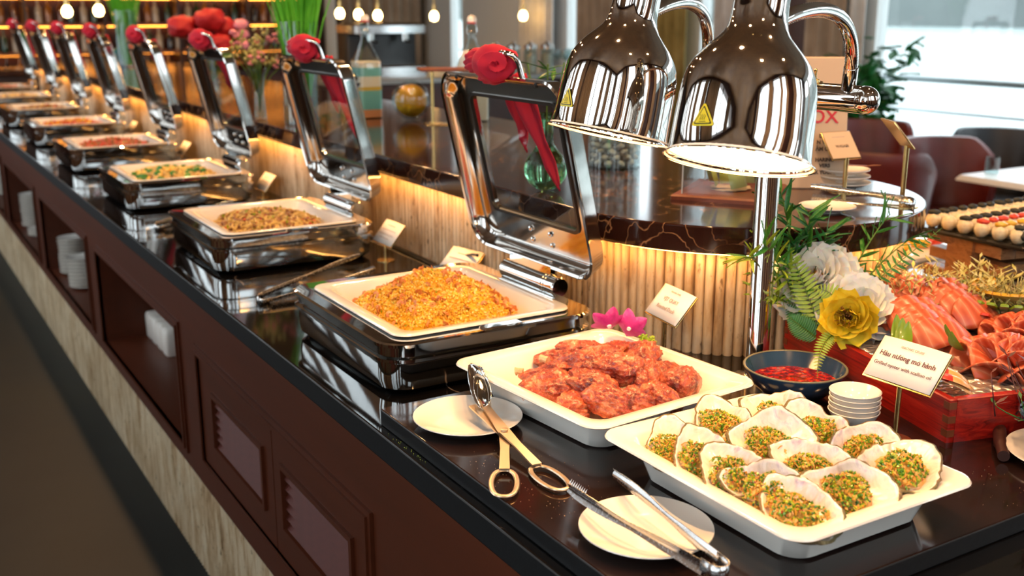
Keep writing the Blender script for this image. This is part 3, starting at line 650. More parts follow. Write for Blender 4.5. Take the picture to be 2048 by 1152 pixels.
# ---- food
def mound_fn(hx, hy, h, seed, pw=2.2, amp=.25, fr=9):
    def f(x, y):
        d = (abs(x)/hx)**pw + (abs(y)/hy)**pw
        return h*(max(0, 1-d)**.65)*(1+amp*noise.noise(Vector((x*fr, y*fr, seed)))*1.6)
    return f
def food(name, label, loc, hx, hy, h, base, pieces, n, size, seed=1, rz=0, cat='food', extra=None, flatn=0, mound_mat=0):
    """a heap nobody could count: one mesh, kind = stuff"""
    f = mound_fn(hx, hy, h, seed); g = G(); N = 22
    V = []; F = []
    for i in range(N+1):
        for j in range(N+1):
            x = -hx + 2*hx*i/N; y = -hy + 2*hy*j/N; V.append((x, y, f(x, y)-size*.4 + .002*noise.noise(Vector((x*90, y*90, seed)))))
    for i in range(N):
        for j in range(N): F.append((i*(N+1)+j, (i+1)*(N+1)+j, (i+1)*(N+1)+j+1, i*(N+1)+j+1))
    g.add((V, F), mound_mat)
    mats = base
    for _ in range(n):
        while True:
            x = random.uniform(-hx, hx); y = random.uniform(-hy, hy)
            if (abs(x)/hx)**2.2 + (abs(y)/hy)**2.2 < .97: break
        k = random.choices(range(len(mats)), weights=[p[0] for p in pieces])[0]; sc = pieces[k][1]; kind = pieces[k][2]
        z = f(x, y) + random.uniform(-.3, .5)*size
        if kind == 'chip': g.add(chip(size*sc), k, rmat((x, y, z)))
        elif kind == 'grain':
            V_, F_ = chip(size*sc); g.add(([(v[0]*.75, v[1]*1.2, v[2]*1.2) for v in V_], F_), k, rmat((x, y, z)))
        elif kind == 'noodle':
            a = random.uniform(0, 6.28); L = .03*sc; c_ = random.uniform(-1, 1)
            pts = [(x + L*t*cos(a+c_*t), y + L*t*sin(a+c_*t), z + .006*sin(3.1*(t+.5)) ) for t in (-.5, -.25, 0, .25, .5)]
            g.add(tube(pts, size*.32, 5), k)
        elif kind == 'chunk': g.add(blob(1, size*sc, size*sc*random.uniform(.6, 1), size*sc*random.uniform(.5, .8), .35, 1.6, random.random()*50, 2), k, rmat((x, y, z)))
        elif kind == 'flake': g.add(lathe([(size*sc*.3, -.0005), (size*sc, 0), (size*sc*.3, .0012)], 7), k, rmat((x, y, z + size*.5)))
        elif kind == 'leaf':
            V_ = [(0, 0, 0), (size*sc*.6, size*sc*.4, .002), (size*sc*1.2, 0, .0), (size*sc*.6, -size*sc*.4, .003)]; g.add((V_, [(0, 1, 2, 3)]), k, rmat((x, y, z + size*.4)))
    o = g.obj(name, base, smooth=True, angle=70, fixn=False); o.location = loc; o.rotation_euler = (0, 0, rz)
    return tag(o, label, cat, kind='stuff')
zf = TOP + .0485 + .012
food('fried_rice', 'heap of yellow fried rice with fried shallot flakes in the nearest chafing dish', (1.0, 1.975, zf+.010), .165, .195, .072, ['rice', 'rice2', 'flake', 'rgreen'],
     [(55, 1.0, 'grain'), (38, 1.0, 'grain'), (3, 1.7, 'flake'), (1.5, .9, 'chip')], 5200, .0048, 3)
food('noodles', 'stir-fried noodles with vegetables in the second chafing dish', (1.0, CH_Y[1], zf+.016), .15, .18, .035, ['oil', 'brownf', 'redf', 'rgreen'],
     [(50, 1, 'noodle'), (25, 1.4, 'chunk'), (9, 1.5, 'chip'), (7, 1.6, 'leaf')], 800, .0075, 5)
food('potato_chunks', 'golden potato chunks with green leaves in the third chafing dish', (1.0, CH_Y[2], zf+.016), .155, .18, .03, ['oil', 'rice2', 'brownf', 'leaf'],
     [(50, 1, 'chunk'), (25, 1, 'chunk'), (10, .8, 'chunk'), (8, 1.6, 'chunk')], 380, .013, 8)
food('stew', 'red-brown stew with green herbs in the fourth chafing dish', (1.0, CH_Y[3], zf+.018), .155, .18, .026, ['redf', 'brownf', 'leaf', 'oil'], [(50, 1, 'chunk'), (30, 1, 'chunk'), (9, 1.2, 'leaf'), (10, .7, 'chunk')], 300, .012, 11)
food('curry', 'orange food with red pieces in the fifth chafing dish', (1.0, CH_Y[4], zf+.018), .155, .18, .024, ['redf', 'rice', 'oil', 'leaf'], [(40, 1, 'chunk'), (40, 1, 'chunk'), (20, .8, 'chunk'), (4, 1, 'leaf')], 260, .012, 13)
food('braised_food', 'brown braised food in the sixth chafing dish', (1.0, CH_Y[5], zf+.018), .155, .18, .022, ['brownf', 'oil', 'redf', 'leaf'], [(50, 1, 'chunk'), (30, 1, 'chunk'), (10, .8, 'chunk'), (6, 1, 'leaf')], 200, .013, 17)
food('pale_food', 'pale golden food in the seventh chafing dish', (1.0, CH_Y[6], zf+.018), .155, .18, .022, ['oil', 'rice2', 'brownf', 'leaf'], [(50, 1, 'chunk'), (30, 1, 'chunk'), (10, .8, 'chunk'), (6, 1, 'leaf')], 160, .014, 19)
food('dark_food', 'dark brown food in the farthest chafing dish', (1.0, CH_Y[7], zf+.018), .155, .18, .022, ['brownf', 'redf', 'oil', 'leaf'], [(50, 1, 'chunk'), (30, 1, 'chunk'), (10, .8, 'chunk'), (6, 1, 'leaf')], 140, .014, 23)

# ================================================================== FRONT TRAYS
t1 = G().add(tray_geo(.185, .203, .065, .033, .035)).obj('serving_tray', 'porc', loc=(1.044, 1.424, PF), rot=(0, 0, radians(4.5)))
tag(t1, 'white porcelain tray of roast duck pieces beside the nearest chafing dish', 'serving tray', 'large porcelain trays at the front')
t2 = G().add(tray_geo(.172, .204, .065, .033, .035)).obj('serving_tray', 'porc', loc=(1.047, 1.0, PF))
tag(t2, 'white porcelain tray full of grilled oysters in the right foreground', 'serving tray', 'large porcelain trays at the front')

# roast duck pieces
def duck_piece(L, W, H, sd, bone=False):
    V, F = ico(5); o = Vector((sd*3.7, sd*1.3, sd*2.9)); out = []
    for v in V:
        v = Vector(v); t = v.y
        tp = (1.05 - .5*t if bone else 1 - .18*t*t)
        # squarish chopped block with ragged flesh ridges
        e = max(abs(v.x), abs(v.z))**.35
        rd = 1 - abs(noise.noise(v*2.2+o))*3
        st = noise.noise(Vector((v.x*7, v.y*1.6, v.z*7))+o)
        d = (1.12-.2*e)*(1 + .24*noise.fractal(v*1.3+o, 1, 2.1, 3)) + .12*max(-.3, rd) + .10*st + .05*noise.fractal(v*11+o, .8, 2.2, 3)
        bend = .25*sin(t*1.4+sd)
        out.append((v.x*W*tp*d + bend*W, v.y*L*(.85+.15*d), v.z*H*tp*d + .2*H*cos(2.0*t+sd)))
    return out, F
DP = [(.915, 1.425, .022, .058, .034, .024, 30, 1, 0), (1.0, 1.475, .040, .062, .030, .024, 70, 2, 1), (1.082, 1.535, .040, .060, .028, .024, 55, 3, 0), (1.075, 1.44, .050, .066, .028, .024, 78, 4, 0),
      (.972, 1.305, .026, .050, .040, .028, 20, 5, 0), (1.10, 1.362, .032, .044, .034, .026, 100, 6, 0), (1.165, 1.455, .038, .058, .030, .024, 110, 7, 1), (1.14, 1.325, .026, .050, .032, .024, 60, 8, 1),
      (.918, 1.345, .020, .046, .036, .024, -10, 9, 0), (.985, 1.378, .034, .048, .036, .028, 80, 10, 0), (1.015, 1.285, .024, .044, .030, .026, 0, 11, 0), (1.07, 1.275, .022, .040, .032, .024, 40, 12, 0),
      (1.15, 1.53, .026, .050, .032, .022, 140, 13, 0), (1.03, 1.565, .022, .054, .030, .022, 60, 14, 0), (.955, 1.50, .026, .052, .030, .022, 45, 15, 1), (1.045, 1.40, .052, .056, .028, .022, 62, 16, 1), (1.16, 1.385, .028, .042, .030, .024, 10, 17, 0)]
DD = ['at the far left corner', 'long leg piece in the upper left', 'near the magenta orchid', 'long strip across the middle', 'cut block at the near edge', 'rounded piece right of centre', 'leg piece by the parsley', 'drumstick pointing at the right corner',
      'at the left edge of the heap', 'square block left of centre', 'wedge at the near corner', 'ribbed piece near the front right', 'behind the parsley', 'at the back of the heap', 'leg piece at the back left', 'long leg lying on top of the heap', 'small rounded piece on the right']
for (x, y, z, L, W, H, a, sd, bn_), d_ in zip(DP, DD):
    x = 1.050 + (x-1.044)*.84; y = 1.424 + (y-1.424)*.86; z += .014
    r = thing('duck_piece', 'glossy red-brown roast duck piece ' + d_, 'meat', (x, y, PF+.012+z), radians(-a+90), group='roast duck pieces in the tray')
    m_ = G().add(duck_piece(L, W, H, sd, bn_)).obj('meat', 'duck', r, angle=180, fixn=False); m_.rotation_euler = (random.uniform(-.15, .15), random.uniform(-.4, .4), 0)
    if bn_: G().add(tube([(0, L*.85, 0), (0, L*1.02, .001), (0, L*1.1, .0)], [.007, .006, .008], 8)).obj('bone', 'bone', r)

# oysters
def oyster(seed, L=.056, W=.042, D=.020):
    n = 72; m = 12; ph = seed*1.37
    def R(a):
        t = cos(a); e = 1/sqrt((cos(a)/L)**2 + (sin(a)/(W*(1-.22*t)))**2)
        return e*(1 + .10*noise.noise(Vector((1.5*cos(a)+seed, 1.5*sin(a), 0))) + .05*noise.noise(Vector((5*cos(a)+seed, 5*sin(a), 3))) + .018*noise.noise(Vector((16*cos(a)+seed, 16*sin(a), 3))))
    rim = [D*(.75 + .55*noise.noise(Vector((1.3*cos(2*pi*j/n)+ph, 1.3*sin(2*pi*j/n), 7))) + .16*noise.noise(Vector((5*cos(2*pi*j/n)+ph, 5*sin(2*pi*j/n), 2)))) + D*.35*(sin(2*pi*j/n) > 0)*abs(sin(2*pi*j/n)) for j in range(n)]
    V = []; F = []
    def surf(off):
        start = len(V)
        for i in range(m+1):
            s = (i/m)**.85
            for j in range(n):
                a = 2*pi*j/n; r = R(a)*s; x = r*sin(a); y = r*cos(a)
                z = rim[j]*(s**2.6) + .0012*noise.noise(Vector((x*60, y*60, seed)))
                if off:
                    k = s*(1+.05*s); lay = abs(((s*5 + .6*noise.noise(Vector((cos(a)*2, sin(a)*2, seed)))) % 1)-.5)
                    z -= .0085*(1-.80*s**5) + .0030*noise.fractal(Vector((x*70, y*70, seed+5)), 1, 2, 3); x *= 1+.06*s+.03*lay; y *= 1+.06*s+.03*lay
                V.append((x, y, z))
        for i in range(m):
            for j in range(n): k_ = (j+1) % n; F.append((start+i*n+j, start+i*n+k_, start+(i+1)*n+k_, start+(i+1)*n+j))
        return start
    a0 = surf(0); nf = len(F); b0 = surf(1)
    mats = [0]*nf + [1]*(len(F)-nf)
    for j in range(n): k_ = (j+1) % n; F.append((a0+m*n+j, a0+m*n+k_, b0+m*n+k_, b0+m*n+j)); mats.append(1)
    return V, F, mats
def topping(seed, n=560, sx=.033, sy=.026, h=.014):
    g = G(); st = random.getstate(); random.seed(seed)
    g.add(blob(2, sx*.9, sy*.9, h*.7, .2, 2, seed), 3)
    for _ in range(n):
        a = random.uniform(0, 2*pi); s = sqrt(random.random()); q_ = 1 + .28*noise.noise(Vector((2*cos(a), 2*sin(a), seed*1.3))); x = sx*s*cos(a)*1.05*q_; y = sy*s*sin(a)*1.05*q_
        z = h*sqrt(max(0, 1-s*s))*(1+.5*noise.noise(Vector((x*110, y*110, seed)))) + random.uniform(-.001, .0025)
        k = random.choices(range(7), weights=[34, 30, 14, 12, 4, 3, 3])[0]
        if k == 2 and random.random() < .35:
            b = random.uniform(0, 6.3); q = random.uniform(.003, .006)
            g.add(tube([(x-q*cos(b), y-q*sin(b), z), (x, y, z+.002), (x+q*cos(b), y+q*sin(b), z-.0005)], .0008, 4), 2)
        else: g.add(chip(random.uniform(.0022, .0040)*(1.3 if k == 3 else 1)), k, rmat((x, y, z)))
    random.setstate(st)
    return g.mesh('topping', ['sc1', 'sc2', 'sc3', 'sc4', 'sc5', 'sc6', 'sc3'], smooth=False, fixn=False)
tops = [topping(i+20) for i in range(5)]
meat_me = G().add(blob(3, .034, .026, .009, .25, 1.8, 4)).mesh('oyster_meat', 'oymeat', angle=180)
# x, y, z, long axis heading (deg), tilt toward the viewer (deg), size, pixel-free description
OY = [(.962, 1.124, .022, -30, 34, 1.0, 'at the left corner of the tray'), (1.097, 1.163, .020, -20, 24, 1.05, 'at the back left'), (1.19, 1.125, .022, 20, 28, 1.15, 'at the far corner, in the back row'),
      (1.090, 1.098, .016, -60, 16, .85, 'small, tucked behind the second row'), (.963, 1.052, .026, -25, 34, 1.1, 'second along the left rim'), (1.080, 1.030, .034, 55, 30, 1.15, 'high in the middle, its rough side turned down'),
      (1.186, 1.040, .026, -5, 36, 1.15, 'standing at the back right with green edge'), (1.200, .950, .030, 62, 36, 1.0, 'narrow one leaning at the right side'), (.960, .988, .030, -10, 28, 1.0, 'third along the left rim'),
      (.974, .931, .022, 40, 22, 1.1, 'with brown frilled shell near the left rim'), (1.078, .945, .024, 15, 26, 1.15, 'in the centre of the front half'), (1.185, .868, .028, -70, 24, 1.2, 'at the right corner resting on the rim'),
      (1.072, .868, .022, 45, 26, 1.15, 'at the front right with a blue-green side'), (.966, .862, .018, -15, 18, 1.2, 'nearest one at the front corner')]
for i, (x, y, z, a, tl, s, d_) in enumerate(OY):
    x = 1.050 + (x-1.075)*.93; y = 1.006 + (y-1.01)*.92; z += .019; s *= .95
    Mx = Matrix.Translation((x, y, PF+.012+z)) @ RZ(radians(-32)) @ RX(radians(tl*.75)) @ RZ(radians(32+a)) @ Matrix.Scale(s, 4)
    r = thing('oyster', 'grilled oyster with scallion topping ' + d_, 'oyster', group='grilled oysters in the tray', mtx=Mx)
    V, F, ms = oyster(i*3+1, W=.036+.004*((i*7) % 3)); G().add((V, F), ms).obj('shell', ['oyin', 'oyout'], r, angle=180)
    li = (RZ(radians(-(32+a))) @ Vector((-.003, -.007, 0)))
    mo = link('oyster_meat', meat_me, r, loc=(li.x, li.y, .004), rot=(0, 0, i*1.1))
    to = link('topping', tops[i % 5], r, loc=(li.x, li.y, .0085), rot=(0, 0, i*2.1)); to['kind'] = 'stuff'
# orchid and parsley on the duck
def petal_geo(L, W, cup=.25, curl=.3, n=8, m=6, fold=0, point=.0):
    V = []; F = []
    for i in range(n+1):
        t = i/n; w_ = W*(sin(pi*min(1, t**.8*(.78 if point < 0 else .93)+.06))**.7)*(1-max(0, point)*t)
        for j in range(m+1):
            s = (j/m-.5)*2; V.append((w_*s, L*t, cup*W*(s*s)*(1) + curl*L*t*t + .02*L*sin(9*s+3*t)*t))
    for i in range(n):
        for j in range(m): F.append((i*(m+1)+j, (i)*(m+1)+j+1, (i+1)*(m+1)+j+1, (i+1)*(m+1)+j))
    return V, F
PET = {}
def petal_me(key, mat, *a, **k):
    if key not in PET: PET[key] = G().add(petal_geo(*a, **k)).mesh('petal', mat, angle=180, fixn=False)
    return PET[key]
def orchid(loc, rot, s=1, label='x', cat='flower'):
    r = thing('orchid', label, cat, mtx=Matrix.Translation(loc) @ Euler(rot).to_matrix().to_4x4() @ Matrix.Scale(s, 4))
    me = petal_me('orch', 'petalp', .03, .012, .2, .1)
    for k_ in range(5): link('petal', me, r, mtx=RZ(k_*2*pi/5) @ RX(.35) @ T(0, .002, 0))
    G().add(tube([(0, 0, -.002), (0, .002, .008), (0, .006, .014)], [.003, .005, .002], 8)).obj('lip', 'petalw', r)
    return r
orchid((1.155, 1.552, PF+.096), (radians(-50), radians(-20), -.6), 1.25, 'magenta orchid blossom garnishing the top of the duck heap, left one')
orchid((1.185, 1.530, PF+.092), (radians(-70), radians(25), -.9), 1.2, 'magenta orchid blossom garnishing the duck heap, right one beside the parsley')
def parsley(loc, s, label, n=90, mat='leaf', spread=(1, 1, .7), cat='garnish', name='parsley'):
    g = G()
    for _ in range(n):
        v = Vector((random.gauss(0, 1), random.gauss(0, 1), abs(random.gauss(0, 1)))).normalized()*random.uniform(.5, 1)
        g.add(blob(1, s*.2, s*.2, s*.1, .5, 2, random.random()*9, 2), 0, rmat((v.x*s*spread[0], v.y*s*spread[1], v.z*s*spread[2])))
    o = g.obj(name, mat, angle=60, fixn=False, loc=loc); return tag(o, label, cat, kind='stuff')
parsley((1.205, 1.50, PF+.072), .018, 'small bunch of curly parsley beside the orchids on the duck', 60, 'leafy')
# ================================================================== PLATES, TONGS, BOWLS
def plate_geo(r, h=.014):
    return lathe([(0, .0), (r*.5, 0), (r*.52, .003), (r*.62, .004), (r*.86, h*.62), (r*.985, h-.001), (r, h), (r*.995, h+.0015), (r*.97, h+.001), (r*.84, h*.72+.001), (r*.6, .0075), (r*.5, .006), (0, .0055)], 56)
o = G().add(plate_geo(.092, .017)).obj('plate', 'porc', loc=(.803, 1.468, PF), angle=60); tag(o, 'round white plate holding the gold scissor tongs', 'plate', 'white rest plates on the marble board')
o = G().add(plate_geo(.089, .017)).obj('plate', 'porc', loc=(.812, 1.0, PF), angle=60); tag(o, 'round white plate under the toothed steel tongs in the foreground', 'plate', 'white rest plates on the marble board')
def strip(pts, widths, thick, up=(0, 0, 1), cup=0):
    """flat bar following pts; width lies across the bar, perpendicular to up"""
    pts = [Vector(p) for p in pts]; up = Vector(up); V = []; F = []; L = len(pts); m = 4
    if not isinstance(widths, (list, tuple)): widths = [widths]*L
    for i, p in enumerate(pts):
        t = (pts[min(i+1, L-1)] - pts[max(i-1, 0)]).normalized(); s = t.cross(up).normalized(); nn = s.cross(t)
        for sd in (0, 1):
            for j in range(m+1):
                q = (j/m-.5)*2; V.append(tuple(p + s*q*widths[i]/2 + nn*((thick/2 if sd == 0 else -thick/2) + cup*widths[i]*(q*q-.5))))
    w_ = 2*(m+1)
    for i in range(L-1):
        for j in range(m):
            F.append((i*w_+j, i*w_+j+1, (i+1)*w_+j+1, (i+1)*w_+j)); a = i*w_+m+1; b = (i+1)*w_+m+1; F.append((a+j+1, a+j, b+j, b+j+1))
        F.append((i*w_, (i+1)*w_, (i+1)*w_+m+1, i*w_+m+1)); F.append((i*w_+m, i*w_+2*m+1, (i+1)*w_+2*m+1, (i+1)*w_+m))
    for e in (0, (L-1)*w_): F.append(tuple([e+j for j in range(m+1)] + [e+m+1+j for j in range(m, -1, -1)]))
    return V, F
# gold scissor tongs
tg = thing('scissor_tongs', 'gold-handled scissor tongs with steel spoon heads resting on the rear white plate', 'tongs', (.81, 1.36, PF))
def stad(c, ang, L, W, z0, n=30):
    P = []
    for i in range(n):
        a = 2*pi*i/n; x = W*cos(a); y = (L)*sin(a); x = (abs(cos(a))**.7)*(1 if cos(a) > 0 else -1)*W; P.append((c[0] + x*cos(ang) - y*sin(ang), c[1] + x*sin(ang) + y*cos(ang), c[2] + z0))
    return P
def ring(P, r, fl=.6):
    V, F = tube(P + [P[0]], r, 8, cap=False, fl=fl); return V, F
def armt(sx, head, pivot, loopc, hz, lz, ang):
    g = G(); d = (Vector(loopc) - Vector(pivot)); d.normalize(); l0 = Vector(loopc) - d*.040
    g.add(strip([head, (Vector(head)+Vector(pivot))/2, pivot, (Vector(pivot)*.6+l0*.4), l0], [.013, .015, .020, .014, .016], .003)); 
    a = atan2(d.y, d.x) - pi/2
    g.add(ring(stad(loopc, a, .044, .019, 0), .0042, .55)); return g
g = armt(1, (.022, .115, .036), (0, 0, .024), (-.012, -.150, .006), 0, 0, 0); g.obj('arm', 'goldtong', tg)
g = armt(-1, (.004, .112, .030), (.001, 0, .018), (-.078, -.130, .0055), 0, 0, 0); g.obj('arm', 'goldtong', tg)
def spoonhead(p, d, up, L=.088, W=.024):
    V = []; F = []; n = 14; m = 8; d = Vector(d).normalized(); up = Vector(up).normalized(); s = d.cross(up).normalized(); up = s.cross(d); p = Vector(p)
    for i in range(n+1):
        t = i/n; w_ = W*max(.12, sin(pi*min(.97, .16+t*.84))**.6)*(1 if t < .93 else .6)
        for j in range(m+1):
            q = (j/m-.5)*2; V.append(tuple(p + d*L*t + s*q*w_ + up*(.5*w_*(q*q) - .01*sin(pi*t))))
    for i in range(n):
        for j in range(m): F.append((i*(m+1)+j, i*(m+1)+j+1, (i+1)*(m+1)+j+1, (i+1)*(m+1)+j))
    return V, F
for p, d, up in (((.018, .085, .038), (.20, .85, .30), (-.75, -.45, .45)), ((.010, .085, .030), (.40, .78, .34), (.55, -.35, .75))):
    o = G().add(spoonhead(p, d, up, .112, .019)).obj('spoon_head', 'chrome', tg, angle=180, fixn=False); md = o.modifiers.new('t', 'SOLIDIFY'); md.thickness = .0012
G().add(lathe([(.0, 0), (.006, 0), (.006, .003), (0, .004)], 14, c=(0, 0, .0255))).obj('rivet', 'goldtong', tg)
# spring tongs with teeth
def spring_tongs(name, label, mtx, L=.29, spread=.035, mat='steel', group=None):
    """hinge at the origin, arms run along +Y, blades stand on edge"""
    r = thing(name, label, 'tongs', mtx=mtx, group=group)
    for s in (-1, 1):
        pts = bez((s*.013, 0, .010), (s*.020, L*.35, .010), (s*spread, L*.6, .011), (s*(spread+.002), L, .012), 16)
        g = G().add(strip(pts, [.020, .020, .019, .018, .017, .016, .014, .012, .011, .012, .014, .016, .017, .018, .018, .017, .012], .0012, up=(s, 0, 0), cup=.22))
        # scalloped teeth on the upper edge of the tip
        for k_ in range(9):
            y = L*.84 + k_*L*.018; x = s*(spread+.0015)
            g.add(([(x-.0008, y, .019), (x+.0008, y, .019), (x, y+.0032, .019), (x - s*.004, y+.0012, .0255)], [(0, 1, 3), (1, 2, 3), (2, 0, 3), (0, 2, 1)]))
        g.obj('arm', mat, r, angle=50)
    P = [(cos(a)*.0135, -.012 + sin(a)*.0145 - .0, .010) for a in [pi*k_/10 + pi for k_ in range(11)]]
    P = [(-.0135, .004, .010)] + P + [(.0135, .004, .010)]
    V = []; F = []
    for x, y, z in P: V += [(x, y, z-.011), (x, y, z+.011)]
    for i in range(len(P)-1): F.append((2*i, 2*i+2, 2*i+3, 2*i+1))
    o = G().add((V, F)).obj('spring_bend', mat, r, angle=180, fixn=False); md = o.modifiers.new('t', 'SOLIDIFY'); md.thickness = .0012
    return r
def place_tongs(a, b, zt=0, roll=0):
    a = Vector(a); b = Vector(b); d = (b-a); yaw = atan2(d.y, d.x) - pi/2; pit = math.asin(d.z/d.length)
    return Matrix.Translation(a) @ RZ(yaw) @ RX(pit) @ RY(roll)
spring_tongs('serving_tongs', 'steel spring tongs with toothed tips lying open on the front white plate', place_tongs((.806, .868, PF+.016), (.803, 1.10, PF+.026)), L=.245, spread=.037)
spring_tongs('serving_tongs', 'steel tongs lying between the nearest and second chafing dishes', place_tongs((.80, 2.50, TOP+.004), (1.12, 2.60, TOP+.035), roll=.5), L=.33, spread=.03)
spring_tongs('serving_tongs', 'steel tongs lying on the counter beyond the second chafing dish', place_tongs((.80, 3.56, TOP+.004), (1.1, 3.68, TOP+.02), roll=.5), L=.32, spread=.03)
# sauce bowl
b = thing('sauce_bowl', 'dark blue glazed bowl of red chili sauce at the foot of the lamp pole', 'bowl', (1.375, 1.288, PF))
G().add(lathe([(0, .0), (.045, 0), (.047, .004), (.06, .010), (.082, .030), (.091, .052), (.0915, .0545), (.090, .056), (.088, .0545), (.078, .030), (.055, .012), (0, .008)], 56)).obj('body', 'blueg', b, angle=60)
G().add(lathe([(.0905, .0525), (.0922, .0548), (.090, .0566), (.0875, .055)], 56)).obj('rim', 'bluerim', b, angle=180)
def disc_noise(r, z, amp, fr, n=26, m=40, seed=0):
    V = [(0, 0, z)]; F = []
    for i in range(1, n+1):
        for j in range(m):
            a = 2*pi*j/m; x = r*i/n*cos(a); y = r*i/n*sin(a); V.append((x, y, z + amp*noise.fractal(Vector((x*fr, y*fr, seed)), 1, 2, 2)*(1 if i < n else 0)))
    for j in range(m): F.append((0, 1+j, 1+(j+1) % m))
    for i in range(n-1):
        for j in range(m): k_ = (j+1) % m; F.append((1+i*m+j, 1+(i+1)*m+j, 1+(i+1)*m+k_, 1+i*m+k_))
    return V, F
o = G().add(disc_noise(.076, .029, .0016, 130)).obj('chili_sauce', 'sauce', angle=180, loc=(1.375, 1.288, PF)); tag(o, 'red chili sauce with seeds in the dark blue bowl', 'sauce', kind='stuff')
# small bowls
me = G().add(lathe([(0, 0), (.020, 0), (.022, .002), (.036, .012), (.0415, .024), (.0425, .026), (.041, .0268), (.0395, .0255), (.034, .014), (.02, .0065), (0, .005)], 44)).mesh('small_bowl', 'porc', angle=60)
for i in range(5):
    o = link('small_bowl', me, loc=(1.357+.0008*(i % 2), 1.135, PF+.0085*i)); tag(o, ['lowest', 'second from the bottom', 'middle', 'second from the top', 'topmost, open'][i] + ' of the stacked small white bowls beside the red box', 'bowl', 'small white bowls in the stack')
# crumbs on the counter edge
g = G()
for _ in range(20): g.add(chip(.0013), 0, rmat((random.gauss(.697, .002) + .004, random.gauss(1.50, .035), TOP+.0012)))
tag(g.obj('crumbs', 'leafy', smooth=False, fixn=False), 'tiny green crumbs on the counter edge below the marble board', 'crumbs', kind='stuff')
g = G()
for _ in range(220):
    x, y = random.choice([(random.uniform(.72, .80), random.uniform(1.10, 1.36)), (random.uniform(1.25, 1.6), random.uniform(.80, .92)), (random.uniform(.74, .86), random.uniform(1.1, 1.4))])
    g.add(chip(random.uniform(.0004, .0010)), 0, rmat((x, y, PF+.0006)))
tag(g.obj('crumbs', 'crumb', smooth=False, fixn=False), 'fine crumbs scattered over the marble board', 'crumbs', kind='stuff')

# ================================================================== CARDS ON BRASS STANDS
def card(name, label, base, h0, rz, lines, wd=.125, ht=.074, tilt=50, group='dish name cards on brass stands', mirrored=False):
    r = thing(name, label, 'sign', base, radians(rz - 90), group)
    G().add(tube([(0, .012, 0), (0, .012, h0+.012)], .0042, 14)).add(lathe([(0, 0), (.026, 0), (.026, .002), (.006, .003), (0, .003)], 28, c=(0, .012, 0))).obj('post', 'brass', r, angle=50)
    M = Matrix.Translation((0, 0, h0)) @ RX(radians(tilt))       # local x = width, y = up the card, z = towards the viewer
    M = M @ T(0, ht/2, 0)
    o = G().add(bbox(-wd/2-.002, wd/2+.002, -ht/2-.003, ht/2, -.003, -.0012, .0005)).obj('back_plate', 'brass', r, angle=30); o.matrix_local = M
    V = []; F = []; n = 12
    for i in range(n+1):
        t = i/n-.5; c = .0035*(1-4*t*t)*-1
        for y in (-ht/2, ht/2): V.append((t*wd, y, .0005 - c*(1 if y > 0 else .4)))
    for i in range(n): F.append((2*i, 2*i+2, 2*i+3, 2*i+1))
    o = G().add((V, F)).obj('paper_card', 'card', r, angle=180, fixn=False); o.matrix_local = M
    md = o.modifiers.new('t', 'SOLIDIFY'); md.thickness = .0006
    for txt, y, sz, mat in lines:
        if txt == '-':   # unreadable small print: a faint rule
            G().add(box(-sz/2, sz/2, -.0008, .0008, .0, .0003)).obj('print_line', mat, r).matrix_local = M @ T(0, y, .0042)
        else: lettering(txt, sz, mat, r, M @ T(0, y, .0042), bold=.00018 if sz > .01 else 0)
    return r
card('dish_card', 'white card reading grilled oyster with scallion oil on a brass stand', (1.350, 1.052, PF), .098, 2, [('SEASTARS CRUISE', .024, .0055, 'inkg'), ('Hàu nướng mỡ hành', .006, .0125, 'ink'), ('Grilled oyster with scallion oil', -.012, .0088, 'ink')])
card('dish_card', 'white roast duck name card on a brass stand behind the duck tray', (1.300, 1.580, TOP), .112, -9, [('SEASTARS CRUISE', .024, .0045, 'inkg'), ('VỊT QUAY', .006, .0115, 'inkg'), ('Roasted Duck', -.013, .0115, 'inkg')], wd=.118, ht=.070)
card('dish_card', 'white card on a brass stand between the nearest and second chafing dishes', (1.235, 2.765, TOP), .052, 0, [('-', .022, .05, 'inkg'), ('-', .006, .09, 'inkg'), ('-', -.008, .09, 'inkg'), ('-', -.02, .06, 'inkg')])
card('dish_card', 'white card on a brass stand behind the second chafing dish', (1.275, 3.98, TOP), .035, 0, [('-', .018, .05, 'inkg'), ('-', .0, .09, 'inkg'), ('-', -.015, .08, 'inkg')])
card('dish_card', 'small blurred card on a brass stand behind the third chafing dish', (1.275, 5.18, TOP), .035, 0, [('-', .01, .08, 'inkg'), ('-', -.01, .08, 'inkg')])
card('dish_card', 'small blurred card far along the counter behind the fourth chafing dish', (1.275, 6.3, TOP), .035, 0, [('-', .01, .08, 'inkg')])
card('dish_card', 'white card standing low behind the nearest chafing dish, under its open lid', (1.285, 2.42, TOP), .035, 12, [('-', .018, .05, 'inkg'), ('-', .0, .09, 'ink')], tilt=42)

# ================================================================== HEAT LAMPS
hlp = thing('heat_lamp', 'chrome twin heat lamp with two bell shades above the duck and oyster trays', 'lamp', (1.44, 1.45, TOP))
G().add(lathe([(0, 0), (.045, 0), (.045, .004), (.026, .009), (.0235, .012), (.0225, .014), (.0225, .557)], 40)).obj('pole', 'shade', hlp, angle=40)
def caps(y0, y1, r, n=8):
    pts = []; rd = []
    for k_ in range(n+1): a = pi/2*k_/n; pts.append((0, y0 - r*cos(a), 0)); rd.append(max(.0006, r*sin(a)))
    for k_ in range(n+1): a = pi/2*k_/n; pts.append((0, y1 + r*sin(a), 0)); rd.append(max(.0006, r*cos(a)))
    return tube(pts, rd, 32)
G().add(caps(-.215, .22, .0235)).obj('crossbar', 'shade', hlp, loc=(0, 0, .557), angle=60)
G().add(tube([(0, -.2125, 0), (0, -.2105, 0)], .0241, 32)).obj('end_seam', 'chrome', hlp, loc=(0, 0, .557))
